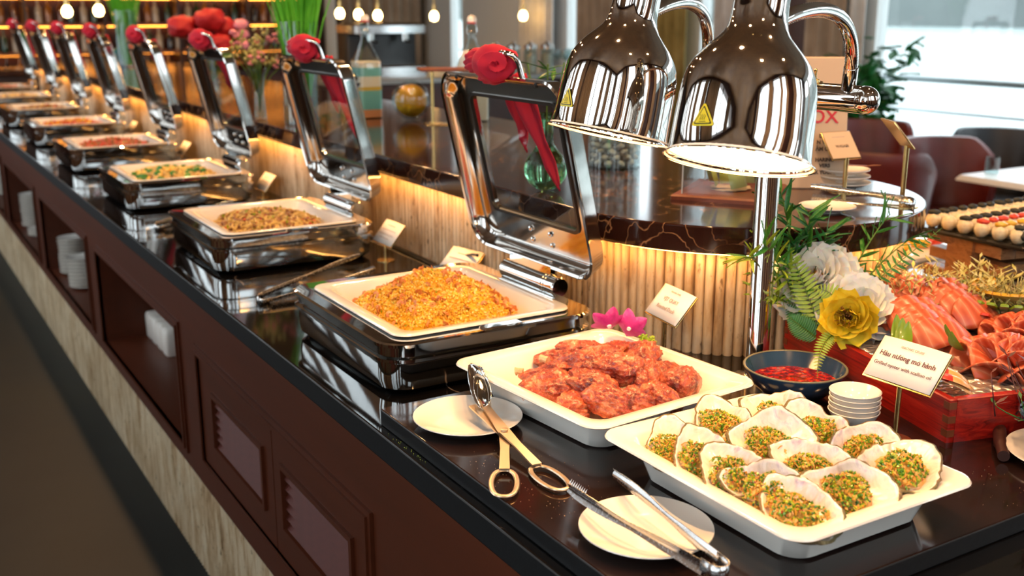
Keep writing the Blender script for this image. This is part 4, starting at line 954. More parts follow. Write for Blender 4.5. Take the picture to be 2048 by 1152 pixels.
sw = G().add(lathe([(0, 0), (.013, 0), (.013, .0015), (.008, .002), (.007, .006), (.004, .007), (.0022, .008), (.002, .018), (.0032, .021), (.003, .024), (0, .0255)], 16)).obj('switch', 'brass', hlp, loc=(-.004, -.105, .5795)); sw.rotation_euler = (.1, -.15, 0)
SHP = [(.1035, 0), (.1035, .0015), (.101, .003), (.098, .0045), (.0965, .012), (.0955, .03), (.0945, .055), (.093, .085), (.091, .105), (.0875, .120), (.081, .134), (.071, .148), (.059, .161), (.049, .172), (.0425, .183), (.0395, .195), (.0385, .21), (.038, .24), (.038, .33), (.036, .335), (0, .335)]
def shade(mouth, axis, label, gl):
    ax = Vector(axis).normalized(); mouth = Vector(mouth)
    tocam = (CAMP - mouth); f = (tocam - ax*tocam.dot(ax)).normalized(); s = ax.cross(f)   # f: side facing the diners' aisle
    M = Matrix((( s.x, f.x, ax.x, mouth.x), (s.y, f.y, ax.y, mouth.y), (s.z, f.z, ax.z, mouth.z), (0, 0, 0, 1)))
    base = Matrix.Translation(Vector((1.44, 1.45, TOP)))
    V, F = lathe(SHP, 72)
    o = G().add((V, F)).obj('lamp_shade', 'shade', hlp, angle=50); o.matrix_local = base.inverted() @ M
    G().add(lathe([(.1015, .001), (.094, .012), (.0925, .05), (.088, .10), (.06, .14), (0, .15)], 60)).obj('reflector', 'porc', o, angle=60)
    G().add(lathe([(0, .0055), (.05, .0058), (.094, .0085)], 60)).obj('heat_diffuser', [emis('heat_glow', 'ffc27a', HEAT)], o, angle=180)
    # lamp light through the neck vents, put in as glowing discs
    g = G()
    for k_ in range(8):
        for row in range(3):
            a = 2*pi*(k_+.5*(row % 2)*0)/8 + .35; h = .236 + row*.019
            Mv = Matrix.Rotation(a, 4, 'Z') @ T(.0382, 0, h) @ RY(pi/2); g.add(lathe([(0, .0004), (.0032, .0)], 12), 0, Mv)
    v = g.obj('vent_glow_discs', [emis('vent_glow', 'ffcf7a', 2.2)], o, fixn=False); v['kind'] = 'stuff'
    # warning label
    a0 = gl; hh = .040; rr0 = .0958
    Mw = Matrix.Rotation(a0, 4, 'Z') @ T(rr0, 0, hh) @ RZ(pi/2) @ RX(pi/2)
    def tri(R, rc, zz, n=6):
        P = []
        for k_ in range(3):
            a = pi/2 + 2*pi*k_/3; cx, cy = (R-rc*2)*cos(a), (R-rc*2)*sin(a)
            for i in range(n+1): b = a - pi/3 + 2*pi/3*i/n; P.append((cx+rc*cos(b), cy+rc*sin(b)))
        return [(x, y, zz) for x, y in P]
    def bend(P): return [(rr0*sin(x/rr0), y, z + rr0*cos(x/rr0) - rr0) for x, y, z in P]
    def trig(R, rc, z):
        P = tri(R, rc, z); n_ = len(P); V = bend([(0, 0, z)] + P); return V, [(0, 1+i, 1+(i+1) % n_) for i in range(n_)]
    g = G().add(trig(.0215, .0028, .0008), 0).add(trig(.0165, .0012, .0011), 1).add(trig(.0138, .001, .0014), 0)
    for k_ in (-1, 0, 1):
        P = [(k_*.0031 + .0007*sin(i*1.3), -.0030 + i*.0012, .0017) for i in range(7)]
        V = []; 
        for x, y, z in P: V += [(x-.0004, y, z), (x+.0004, y, z)]
        g.add((bend(V), [(2*i, 2*i+1, 2*i+3, 2*i+2) for i in range(6)]), 1)
    g.add((bend([(-.005, -.0056, .0017), (.005, -.0056, .0017), (.005, -.0048, .0017), (-.005, -.0048, .0017)]), [(0, 1, 2, 3)]), 1)
    wl = g.obj('warning_label', ['warn', 'warnk'], o, smooth=False, fixn=False, angle=180); wl.matrix_local = Mw; wl['label'] = 'yellow triangular hot surface warning label'
    return o, M
shR, MR = shade((1.015, 1.080, 1.418), (.267, .152, .948), '', radians(90+33))
shL, ML = shade((1.045, 1.420, 1.420), (.243, .015, .967), '', radians(90+52))
shR['label'] = 'right bell shade, glowing mouth seen from below'; shL['label'] = 'left bell shade, partly behind the right one'
def goose(p):
    L = len(p); V, F = tube(p, [.0105 + (.0009 if i % 2 else 0) for i in range(L)], 16); return V, F
def neck(p0, p1, p2, p3):
    base = Vector((1.44, 1.45, TOP)); pts = [v - base for v in bez(p0, p1, p2, p3, 130)]
    G().add(goose(pts)).obj('gooseneck', 'shade', hlp, angle=180)
    G().add(tube(pts[:6], .0122, 16)).obj('gooseneck_collar', 'shade', hlp, angle=40); G().add(tube(pts[-14:], .0122, 16)).obj('gooseneck_collar', 'shade', hlp, angle=40)
neck((1.100, 1.118, 1.600), (1.225, 1.150, 1.640), (1.415, 1.230, 1.63), (1.425, 1.262, 1.490))
neck((1.125, 1.430, 1.612), (1.235, 1.455, 1.655), (1.415, 1.580, 1.64), (1.425, 1.625, 1.490))
# ================================================================== SASHIMI BOX
NB = Vector((1.42, 1.0, PF)); AX = Vector((.275, .961, 0)); BX = Vector((.961, -.275, 0)); LB = .52; WB = .50; HB = .074
MB = Matrix(((AX.x, -BX.x, 0, NB.x), (AX.y, -BX.y, 0, NB.y), (0, 0, 1, NB.z), (0, 0, 0, 1)))   # local x along the long front, -y to the back
def bxp(a, b, z): return NB + AX*a + BX*b + Vector((0, 0, z))
bx = thing('wooden_box', 'red lacquered wooden box with finger joints holding sashimi and flowers', 'box', mtx=MB)
t_ = .014
G().add(bbox(0, LB, -t_, 0, 0, HB, .002)).obj('side_board', 'redwood', bx, angle=30); G().add(bbox(0, LB, -WB, -WB+t_, 0, HB, .002)).obj('side_board', 'redwood', bx, angle=30)
G().add(bbox(0, t_, -WB+t_, -t_, 0, HB, .002)).obj('end_board', 'redwood', bx, angle=30); G().add(bbox(LB-t_, LB, -WB+t_, -t_, 0, HB, .002)).obj('end_board', 'redwood', bx, angle=30)
G().add(box(t_, LB-t_, -WB+t_, -t_, .002, .012)).obj('bottom_board', 'redwood', bx)
jm = G().add(box(-.0007, t_, -t_+.001, .0007, 0, .0118)).mesh('finger_joint', 'joint', smooth=False)
for k_ in range(3):
    link('finger_joint', jm, bx, loc=(0, 0, .010 + k_*.0235)); link('finger_joint', jm, bx, loc=(LB-t_+.0007, 0, .010 + k_*.0235))
o = G().add((lambda vf: ([(x, y, z + .004*noise.fractal(Vector((x*70, y*70, 0)), 1, 2, 3)) for x, y, z in vf[0]], vf[1]))(([(t_+ (LB-2*t_)*i/40, -t_ - (WB-2*t_)*j/40, HB-.010) for i in range(41) for j in range(41)], [(i*41+j, (i+1)*41+j, (i+1)*41+j+1, i*41+j+1) for i in range(40) for j in range(40)]))).obj('foil_lining', 'ice', angle=180)
o.matrix_world = MB; tag(o, 'crinkled foil and ice bed inside the red sashimi box', 'foil', kind='stuff')
# salmon
def slice_geo(L, W, H, bend, twist, seed):
    V = []; F = []; n = 12; m = 6
    for sd in (0, 1):
        for i in range(n+1):
            t = i/n-.5
            for j in range(m+1):
                s = (j/m-.5)*2; w_ = W*(1-.55*(2*t)**4)
                x = L*t; y = s*w_; z = bend*(1-4*t*t)*L + .12*W*s*sin(t*4+seed) + (H*(1-.5*s*s) if sd == 0 else 0) + .0008*noise.noise(Vector((x*200, y*200, seed)))
                V.append((x, y*cos(twist*t), z + y*sin(twist*t)))
    w_ = m+1; N = (n+1)*w_
    for i in range(n):
        for j in range(m):
            F.append((i*w_+j, (i+1)*w_+j, (i+1)*w_+j+1, i*w_+j+1)); F.append((N+i*w_+j+1, N+(i+1)*w_+j+1, N+(i+1)*w_+j, N+i*w_+j))
    for i in range(n): F.append((i*w_, N+i*w_, N+(i+1)*w_, (i+1)*w_)); F.append((i*w_+m, (i+1)*w_+m, N+(i+1)*w_+m, N+i*w_+m))
    for j in range(m): F.append((j, j+1, N+j+1, N+j)); e = n*w_; F.append((e+j+1, e+j, N+e+j, N+e+j+1))
    return V, F
SL = [G().add(slice_geo(.084, .027, .005, .20+.05*k_, .6*(k_-1.5), k_)).mesh('salmon_slice', 'salmon', angle=180) for k_ in range(4)]
def salmon_heap(label, a, b, kind, rot=0, s=1.0, z=.060):
    r = thing('salmon_sashimi', label, 'sashimi', group='salmon portions in the red box', mtx=Matrix.Translation(bxp(a, b, z)) @ RZ(rot) @ Matrix.Scale(s, 4))
    if kind == 'rose':
        for ringi, (R, cnt, zz, tilt) in enumerate(((.058, 8, .0, 35), (.040, 6, .014, 50), (.022, 4, .026, 65), (.008, 2, .034, 78))):
            for i in range(cnt):
                an = 2*pi*i/cnt + ringi*.5
                link('salmon_slice', SL[(i+ringi) % 4], r, mtx=RZ(an) @ T(R, 0, zz) @ RZ(pi/2) @ RX(-radians(tilt)) @ Matrix.Scale(1-.12*ringi, 4))
    else:
        for row in range(2):
            for i in range(8):
                link('salmon_slice', SL[i % 4], r, mtx=T(-.070+.020*i, (row-.5)*.030, .016-.0006*(i-4)**2 + row*.006) @ RZ(radians(80 + 12*row + random.uniform(-8, 8))) @ RX(radians(-38 + random.uniform(-6, 6))) @ Matrix.Scale(1.15, 4))
        G().add(blob(3, .08, .045, .022, .12, 2, 3)).obj('core', 'salmon', r, angle=180)
salmon_heap('salmon sashimi rose, largest and nearest, at the front right of the red box', .13, .215, 'rose', .3, 1.25)
salmon_heap('salmon sashimi rose at the right edge of the photo, behind the nearest one', .245, .36, 'rose', 1.1, 1.2)
salmon_heap('salmon sashimi heap directly right of the white flowers', .355, .17, 'heap', 1.4, 1.15, .066)
salmon_heap('salmon sashimi heap at the back, between white flower and sliced fan', .43, .285, 'heap', 1.7, 1.15, .078)
# surf clams
CL = []
for k_ in range(3):
    V = []; F = []; n = 10; m = 8
    for i in range(n+1):
        t = i/n
        for j in range(m+1):
            s = (j/m-.5)*2; w_ = .022*(t**.5)*(1-.25*t); V.append((s*w_, .065*t, .009*sin(pi*t)*(1-s*s*.6) + .0012*sin(s*14)*(1-t)))
    F = [(i*(m+1)+j, i*(m+1)+j+1, (i+1)*(m+1)+j+1, (i+1)*(m+1)+j) for i in range(n) for j in range(m)]
    ms = [1 if i >= 7 else 0 for i in range(n) for j in range(m)]
    CL.append(G().add((V, F), ms).mesh('surf_clam', ['clam', 'clamr'], angle=180, fixn=False))
for i in range(9):
    c = thing('surf_clam', 'red-tipped surf clam slice, ' + ['nearest to the card', 'second', 'third', 'fourth', 'fifth', 'sixth', 'seventh', 'eighth', 'last'][i] + ' of the row in the red box', 'sashimi', group='surf clam slices in the red box', mtx=Matrix.Translation(bxp(.045+.017*i, .045+.006*(i % 3), .078+.0035*(i % 2)+.001*i)) @ RZ(radians(35-6*i)) @ RX(radians(25)) @ T(0, -.03, 0))
    o = link('flesh', CL[i % 3], c)
    o = link('flesh', CL[(i+1) % 3], c, mtx=T(.004, .006, .007) @ RZ(.3) @ Matrix.Scale(.9, 4))
# cucumber and lemon leaves
cu = G().add(petal_geo(.06, .012, .2, .4)).mesh('cucumber_slice', 'gslice', angle=180, fixn=False)
for i, (a, b, z, h) in enumerate([(.20, .05, .085, -60), (.212, .055, .087, -50), (.224, .06, .089, -40), (.18, .155, .085, 100), (.19, .165, .09, 80)]):
    o = link('cucumber_slice', cu, mtx=Matrix.Translation(bxp(a, b, z)) @ RZ(radians(h)) @ RX(.4)); tag(o, 'green cucumber slice, ' + ['left', 'middle', 'right', 'lower', 'upper'][i] + (' one beside the surf clams' if i < 3 else ' one standing left of the nearest salmon rose'), 'garnish', 'cucumber slices in the box')
# fan of yellow, green and red slices
fs = {c: G().add(bbox(-.008, .008, 0, .055, 0, .006, .002)).mesh('slice', c, angle=30) for c in ('yslice', 'gslice', 'rslice')}
fr_ = thing('sliced_fan', 'fan of yellow, green and red slices at the back right of the red box', 'garnish', mtx=Matrix.Translation(bxp(.40, .425, .082)))
for i in range(15):
    for rw in range(3):
        c_ = ('rslice', 'gslice', 'yslice')[rw]
        link('slice', fs[c_], fr_, mtx=RZ(radians(150 - 13*i)) @ T(0, .10 - .038*rw, .012*rw - .0) @ RX(radians(24)))
# frilly pale herbs along the back
def herb(loc, s, mat, n, label, name='herb_sprig', cat='herb', seed=0, up=.9):
    g = G(); st = random.getstate(); random.seed(seed)
    for _ in range(n):
        p0 = Vector((random.gauss(0, s*.35), random.gauss(0, s*.35), 0)); d = Vector((random.gauss(0, .5), random.gauss(0, .5), up)).normalized()*s*random.uniform(.5, 1)
        pts = bez(p0, p0 + d*.4, p0 + d*.8 + Vector((random.gauss(0, s*.1),)*3), p0 + d, 4); g.add(tube(pts, [.0016, .0014, .0012, .001, .0008], 4), 0)
        for q in range(5):
            c = pts[1 + q % 4]; a = random.uniform(0, 6.28); l = s*.22*random.uniform(.6, 1.2); e = c + Vector((cos(a)*l, sin(a)*l, l*.5)); wv = Vector((-sin(a), cos(a), 0))*l*.16; mid = (c*.45+e*.55)
            g.add(([tuple(c), tuple(mid+wv), tuple(e), tuple(mid-wv)], [(0, 1, 2, 3)]), 0)
    random.setstate(st); o = g.obj(name, mat, smooth=True, angle=180, fixn=False, loc=loc); return tag(o, label, cat, 'frilly herbs behind the sashimi' if mat == 'frill' else None, 'stuff')
hd = ['nearest the white flower', 'second from the white flower', 'in the middle of the row', 'below the wooden stand', 'last, by the sliced fan']
for i in range(5): herb(bxp(.50-.022*i, .20+.065*i, .075), .105, 'frill', 60, 'pale frilly herb bunch behind the salmon, ' + hd[i], seed=i)
# ================================================================== FLOWERS
def bloom(label, loc, face, s, layers, mats, name='white_flower', up=Vector((0, 0, 1)), petal=(.05, .017, .25, .25), key='w', group=None):
    f = Vector(face).normalized(); r = thing(name, label, 'flower', group=group, mtx=Matrix.Translation(loc) @ f.to_track_quat('Z', 'Y').to_matrix().to_4x4() @ Matrix.Scale(s, 4))
    me = petal_me(key, mats, *petal)
    for li, (cnt, open_, sc, z0) in enumerate(layers):
        for i in range(cnt):
            a = 2*pi*(i + .37*li)/cnt + random.uniform(-.1, .1)
            link('petal', me, r, mtx=RZ(a) @ T(0, .004, z0) @ RX(radians(90-open_ + random.uniform(-7, 7))) @ RY(random.uniform(-.25, .25)) @ Matrix.Diagonal((sc*random.uniform(.9, 1.15), sc, sc, 1)))
    return r
LW = [(17, 116, 1.25, -.014), (17, 98, 1.25, -.010), (16, 82, 1.2, -.007), (15, 66, 1.1, -.003), (13, 50, .98, 0), (11, 34, .82, .0), (8, 18, .62, 0)]
def stamens(r, mat='oil', n=26, s=.016):
    g = G()
    for _ in range(n): a = random.uniform(0, 6.28); q = random.uniform(.1, .9); g.add(tube([(0, 0, 0), (cos(a)*s*q*.6, sin(a)*s*q*.6, s*.9), (cos(a)*s*q, sin(a)*s*q, s*1.4)], .0006, 4))
    g.obj('stamens', mat, r, fixn=False)['kind'] = 'stuff'
r = bloom('large white peony bloom facing the diner above the red box', bxp(.475, .035, .150), (-.65, -.40, .68), 1.35, LW, 'petalw', petal=(.05, .019, .32, .18, 8, 6, 0, -1), group='white peony blooms'); stamens(r, 'yslice')
bloom('second white peony bloom, lower right, against the salmon', bxp(.385, .075, .112), (-.35, -.65, .7), 1.2, LW, 'petalw', petal=(.05, .019, .32, .18, 8, 6, 0, -1), group='white peony blooms')
LY = [(8, 100, 1.1, -.010), (8, 78, 1.0, -.004), (7, 55, .8, 0), (5, 38, .55, .0)]
r = bloom('yellow flower with brown stamens at the front edge of the red box', bxp(.315, .012, .118), (-.8, -.5, .35), 1.12, LY, 'petaly', 'yellow_flower', petal=(.036, .021, .6, .6, 8, 6, 0, -1), key='y'); stamens(r, 'brownf', 46, .022)
# leaves
leaf_me = G().add(petal_geo(1.0, .068, .5, -.12, 8, 4)).mesh('leaf', 'leaf', angle=180, fixn=False)
leafd_me = G().add(petal_geo(1.0, .068, .5, -.12, 8, 4)).mesh('leaf', 'leafd', angle=180, fixn=False)
leafy_me = G().add(petal_geo(1.0, .06, .5, -.12, 8, 4)).mesh('leaf', 'leafy', angle=180, fixn=False)
def aim(loc, d, s, roll=0): 
    q = Vector(d).normalized().to_track_quat('Y', 'Z').to_matrix().to_4x4(); return Matrix.Translation(loc) @ q @ RY(roll) @ Matrix.Scale(s, 4)
def bamboo(label, p0, p1, nl, L, mes, bow=(0, 0, .02), seed=0, droop=.2, group='bamboo sprigs behind the red box'):
    st = random.getstate(); random.seed(seed); p0 = Vector(p0); p1 = Vector(p1)
    r = thing('bamboo_sprig', label, 'leaves', p0, group=group); pts = bez((0, 0, 0), (p1-p0)*.35 + Vector(bow), (p1-p0)*.75 + Vector(bow), p1-p0, 14)
    G().add(tube(pts, [.0022-.0014*i/14 for i in range(15)], 6)).obj('stem', 'stem', r)
    dirn = (p1-p0).normalized()
    for i in range(nl):
        t = .18 + .82*(i+.5)/nl; k_ = min(13, int(t*14)); p = pts[k_].lerp(pts[k_+1], t*14-k_) if k_ < 14 else pts[-1]
        side = Vector((random.gauss(0, 1), random.gauss(0, 1), random.gauss(.1, .6))); side -= dirn*side.dot(dirn); side.normalize()
        d = dirn*random.uniform(.5, 1.3) + side*random.uniform(.5, 1.0) + Vector((0, 0, -droop))
        link('leaf', random.choice(mes), r, mtx=aim(p, d, L*random.uniform(.6, 1.15), random.uniform(-1.5, 1.5)))
    random.setstate(st); return r
RT = bxp(.50, .03, .06)     # where the sprigs start
D = [leafd_me, leafd_me, leaf_me]; Y_ = [leaf_me, leafy_me]
PX = lambda dx, dy, dz: RT + Vector((dx, dy, dz))
bamboo('tall dark green bamboo sprig rising beside the chrome pole', RT, PX(-.07, .02, .275), 34, .066, D, seed=1)
bamboo('dark bamboo sprig leaning right of the chrome pole', RT, PX(-.01, -.005, .225), 30, .064, D, seed=2)
bamboo('dense dark sprig directly behind the white flower', RT, PX(.03, -.02, .19), 28, .062, D, seed=3)
bamboo('bright sprig crossing in front of the chrome pole, upper one', RT, PX(-.175, -.05, .19), 26, .060, Y_, seed=4)
bamboo('yellow-green sprig reaching furthest left across the pole', RT, PX(-.185, -.01, .155), 24, .055, [leaf_me, leafy_me, leafy_me], seed=5, bow=(-.02, 0, .05))
bamboo('yellow-green sprig drooping low in front of the ribbed stone', RT, PX(-.15, -.03, .085), 24, .052, [leafy_me], seed=6)
bamboo('short lime sprig beside the white flower', RT, PX(-.10, -.04, .14), 24, .052, [leafy_me, leaf_me], seed=7)
bamboo('leafy sprig pointing right toward the round table end', PX(.04, -.05, .05), PX(.16, -.06, .215), 18, .060, [leaf_me], seed=8)
bamboo('small sprig right of the white flower', PX(.06, -.06, .05), PX(.20, -.10, .175), 12, .05, [leaf_me, leafd_me], seed=9)
bamboo('dark sprig at the centre of the greenery', RT, PX(-.045, .0, .17), 36, .060, D, seed=10)
# ferns
fl_me = G().add(petal_geo(1.0, .12, .2, -.1, 6, 4)).mesh('leaflet', 'leafy', angle=180, fixn=False)
fg_me = G().add(petal_geo(1.0, .12, .2, -.1, 6, 4)).mesh('leaflet', 'leaf', angle=180, fixn=False)
def fern(label, p0, p1, face, w_, n, me, bow=(0, 0, 0), seed=0):
    p0 = Vector(p0); p1 = Vector(p1); r = thing('fern_frond', label, 'leaves', p0, group='fern fronds at the red box'); pts = bez((0, 0, 0), (p1-p0)*.35 + Vector(bow), (p1-p0)*.75 + Vector(bow), p1-p0, n)
    G().add(tube(pts, [.0014-.0009*i/n for i in range(n+1)], 5)).obj('stem', 'stem', r); fv = Vector(face).normalized()
    for i in range(1, n):
        t = i/n; d = (pts[i+1]-pts[i-1]).normalized(); s = d.cross(fv).normalized(); L = w_*(sin(pi*min(1, .12+t*.88))**.8)*(1-.45*t)*1.25
        for sg in (-1, 1):
            dd = s*sg + d*.35; y = dd.normalized(); z = fv - y*fv.dot(y); z.normalize(); x = y.cross(z)
            M = Matrix(((x.x, y.x, z.x, pts[i].x), (x.y, y.y, z.y, pts[i].y), (x.z, y.z, z.z, pts[i].z), (0, 0, 0, 1))); link('leaflet', me, r, mtx=M @ Matrix.Scale(L, 4))
    return r
FV = (-.8, -.5, .3)
fern('upright lime fern frond in front of the white flower', bxp(.395, .012, .062), bxp(.455, -.045, .235), FV, .030, 24, fl_me)
fern('curved lime fern frond between the two flowers', bxp(.37, .012, .07), bxp(.40, -.02, .155), FV, .028, 18, fl_me, bow=(.03, -.02, .03))
fern('lime fern frond hanging over the box edge into the blue bowl', bxp(.335, .005, .085), bxp(.265, -.075, -.0+.025), FV, .016, 20, fl_me, bow=(-.02, -.0, .03))
fern('green fern frond low beside the yellow flower', bxp(.40, .004, .055), bxp(.42, -.055, .10), FV, .026, 18, fg_me)
fern('dark fern frond pointing up right toward the marble slab', PX(.05, -.08, .06), PX(.22, -.14, .195), FV, .022, 18, fg_me)
fern('green fern frond at the far corner of the box', bxp(.415, .006, .06), bxp(.47, -.03, .11), FV, .026, 16, fg_me)

# ---- herb bowl at the right edge
o = G().add(plate_geo(.105, .016)).obj('saucer', 'porc', loc=(1.53, .845, PF), angle=60); tag(o, 'pale saucer under the dark herb bowl at the right edge', 'saucer')
hb = G().add(lathe([(0, 0), (.035, 0), (.04, .004), (.07, .018), (.092, .045), (.097, .058), (.095, .06), (.09, .05), (.065, .022), (0, .012)], 44)).obj('bowl', 'blueg', loc=(1.555, .855, PF+.0075), angle=60); tag(hb, 'dark blue bowl of herbs at the right edge of the photo', 'bowl')
herb((1.545, .865, PF+.035), .085, 'leafd', 60, 'green leafy herbs filling the dark bowl at the right edge', 'green_herbs', 'herb', 31, .7)
herb((1.565, .865, PF+.05), .11, 'herbp', 60, 'purple feathery herbs standing in the dark bowl at the right edge', 'purple_herbs', 'herb', 32, .9)
o = G().add(tube([(1.43, .905, PF+.011), (1.46, .93, PF+.011), (1.468, .937, PF+.011), (1.52, .975, PF+.011)], [.009, .009, .0105, .0105], 14)).obj('wooden_rod', 'dkwood'); tag(o, 'dark wooden rod lying in the shade between the red box and the oyster tray', 'rod')
# ================================================================== ON THE RISER SHELF
def cylglass(r, h, t=.003, n=40): return lathe([(0, 0), (r, 0), (r, h), (r-t, h), (r-t, .008), (0, .008)], n)
def grass_vase(label, x, y, seed, r=.066, h=.38, gh=.36):
    v = thing('grass_vase', label, 'vase', (x, y, SH), group='glass cylinders of green grass on the shelf'); G().add(cylglass(r, h)).obj('glass', 'clearg', v, angle=50)
    random.seed(seed); g = G()
    for _ in range(130):
        a = random.uniform(0, 6.28); q = random.uniform(0, .8)*r; e = random.uniform(.4, 1)*.16; z1 = h + gh*random.uniform(.5, 1)
        p = bez((cos(a)*q*.5, sin(a)*q*.5, .02), (cos(a)*q, sin(a)*q, h*.6), (cos(a)*(q+e*.3), sin(a)*(q+e*.3), h+gh*.3), (cos(a)*(q+e), sin(a)*(q+e), z1), 7)
        g.add(tube(p, [.0035, .0035, .0035, .0035, .003, .0026, .002, .0008], 3), 0)
    g.obj('grass', 'grass', v, fixn=False)['kind'] = 'stuff'
grass_vase('tall glass cylinder of bright green grass behind the second lid', 1.43, 3.90, 1)
grass_vase('glass cylinder of green grass farther along the shelf, above the fifth lid', 1.80, 8.6, 2, r=.085, h=.42)
# slim flower vase
v = thing('bud_vase', 'slim glass vase of small pink and cream flowers between the second and third lids', 'vase', (1.345, 4.13, SH)); G().add(lathe([(0, 0), (.024, 0), (.026, .01), (.019, .10), (.024, .17), (.036, .20), (.034, .20), (.022, .168), (.017, .10), (.022, .012), (0, .012)], 32)).obj('glass', 'clearg', v, angle=60)
random.seed(11); g = G(); g2 = []
for i in range(26):
    a = random.uniform(0, 6.28); q = random.uniform(.02, .12); z = random.uniform(.22, .34); e = Vector((cos(a)*q, sin(a)*q, z))
    g.add(tube(bez((0, 0, .03), (0, 0, .15), e*.6 + Vector((0, 0, .05)), e, 5), .0016, 4), 0); g2.append(e)
g.obj('stems', 'stem', v, fixn=False)['kind'] = 'stuff'
for k_, (mat, rng) in enumerate((('pink', g2[:8]), ('frill', g2[8:]))):
    g = G()
    for e in rng:
        for _ in range(7 if k_ else 5): g.add(blob(1, .011 if k_ == 0 else .007, .011 if k_ == 0 else .007, .008, .3, 2, random.random()*9, 2), 0, Matrix.Translation(e + Vector((random.gauss(0, .012), random.gauss(0, .012), random.gauss(0, .01)))))
    g.obj('pink_blossoms' if k_ == 0 else 'cream_blossoms', mat, v, fixn=False)['kind'] = 'stuff'
# red rose bouquet
v = thing('rose_vase', 'glass vase with large red roses and pink buds behind the third lid', 'vase', (1.55, 5.55, SH)); G().add(lathe([(0, 0), (.05, 0), (.055, .02), (.035, .15), (.045, .24), (.043, .24), (.032, .15), (.05, .02), (0, .012)], 28)).obj('glass', 'clearg', v, angle=60)
rose = []
for (dx, dy, dz, s, m_, nm) in ((-.10, .06, .34, .075, 'petalr', 'rose'), (.02, .0, .37, .08, 'petalr', 'rose'), (.10, .05, .33, .07, 'petalr', 'rose'), (-.03, .1, .30, .06, 'petalr', 'rose'), (.05, -.06, .26, .06, 'petalr', 'rose'), (.15, -.10, .35, .035, 'pink', 'bud'), (.17, -.06, .30, .03, 'pink', 'bud'), (.14, -.12, .25, .035, 'pink', 'bud')):
    G().add(blob(3, s, s, s*.75, .3, 2.2, s*100+dx*30)).obj(nm, m_, v, angle=180, loc=(dx, dy, dz))
    G().add(tube([(0, 0, .05), (dx*.4, dy*.4, dz*.5), (dx, dy, dz)], .003, 5)).obj('stem', 'stem', v)
for i in range(7): link('leaf', leafd_me, v, mtx=aim((.02, 0, .22), (random.gauss(0, 1), random.gauss(0, 1), .2), .12))
# swing top bottles
def bottle(name, label, x, y, sand=True, h=.405):
    b = thing(name, label, 'bottle', (x, y, SH), group='swing-top glass bottles on the shelf'); s = h/.405
    G().add(rr([(0, .048, .048, .02), (.003, .053, .053, .022), (.2*s, .053, .053, .022), (.225*s, .050, .050, .03), (.30*s, .020, .020, .0199), (.33*s, .0165, .0165, .0164), (.355*s, .0165, .0165, .0164), (.358*s, .020, .020, .0199), (.372*s, .020, .020, .0199), (.374*s, .013, .013, .0129)], 8)).obj('glass', 'clearg', b, angle=60)
    if sand:
        for z0, z1, m_ in ((.004, .035, 'sand2'), (.035, .11, 'sand1'), (.11, .125, 'sand4'), (.125, .165, 'sand3'), (.165, .20, 'sand1'), (.20, .222, 'sand3')):
            G().add(rr([(z0, .050, .050, .021), (z1, .050, .050, .021)], 6)).obj('sand_layer', m_, b, angle=60)
        g = G(); random.seed(5)
        for _ in range(26): g.add(blob(1, .007, .002, .0045, .4, 2, random.random()*9, 2), 0, T(-.0505, random.uniform(-.045, .03), random.uniform(.128, .175)))
        g.obj('dark_pattern', 'sandk', b, fixn=False)['kind'] = 'stuff'
    else: G().add(rr([(.004, .050, .050, .021), (.2, .050, .050, .021), (.225, .047, .047, .03), (.27, .033, .033, .03)], 6)).obj('sand', 'sand3', b, angle=60)
    G().add(lathe([(0, 0), (.017, 0), (.018, .012), (.012, .022), (0, .024)], 20, c=(0, 0, .380*s))).obj('stopper', 'porc', b, angle=60)
    G().add(lathe([(.0, 0), (.0185, 0), (.0185, .006), (0, .006)], 20, c=(0, 0, .374*s))).obj('seal', 'cork', b)
    G().add(tube([(0, -.021, .345*s), (0, -.036, .33*s), (0, -.040, .35*s), (0, -.022, .395*s), (0, 0, .408*s), (0, .022, .395*s), (0, .040, .35*s), (0, .036, .33*s), (0, .021, .345*s)], .0016, 6)).add(tube([(.021*cos(a), .021*sin(a), .345*s) for a in [2*pi*k/16 for k in range(17)]], .0016, 6, cap=False)).obj('wire_clip', 'steel', b)
bottle('bottle', 'swing-top glass bottle with layered teal and orange sand on the marble shelf', 1.748, 4.01)
bottle('bottle', 'swing-top glass bottle with cream sand, half hidden behind the nearest red napkin', 2.05, 3.68, False, .40)
# glass spheres
o = thing('amber_sphere', 'round clear glass vase holding amber liquid on the dark shelf', 'vase', (1.855, 3.826, SH)); G().add(lathe([(0, .002)] + [(.076*sin(a), .078 - .076*cos(a)) for a in [pi*k/16 for k in range(1, 15)]] + [(.022, .152), (.024, .158)], 36)).obj('glass', 'clearg', o, angle=180)
G().add(lathe([(0, .012)] + [(.064*sin(a), .076 - .064*cos(a)) for a in [pi*k/14 for k in range(1, 14)]] + [(0, .14)], 36)).obj('amber_liquid', 'amberg', o, angle=180)
o = thing('teal_sphere', 'small round teal glass vase far along the shelf', 'vase', (1.86, 9.2, SH)); G().add(lathe([(0, 0), (.03, .003)] + [(.064*sin(a), .066 - .064*cos(a)) for a in [pi*k/14 for k in range(3, 13)]] + [(.012, .13), (0, .131)], 30)).obj('glass', 'teal', o, angle=180)
o = thing('green_vase', 'round green glass vase with a narrow neck and plant stems behind the nearest lid', 'vase', (1.385, 2.13, SH)); G().add(lathe([(0, .002)] + [(.052*sin(a), .052 - .052*cos(a)) for a in [pi*k/14 for k in range(1, 12)]] + [(.018, .115), (.017, .17), (.021, .185), (.019, .185), (.015, .17)], 36)).obj('glass', 'greeng', o, angle=180)
random.seed(3)
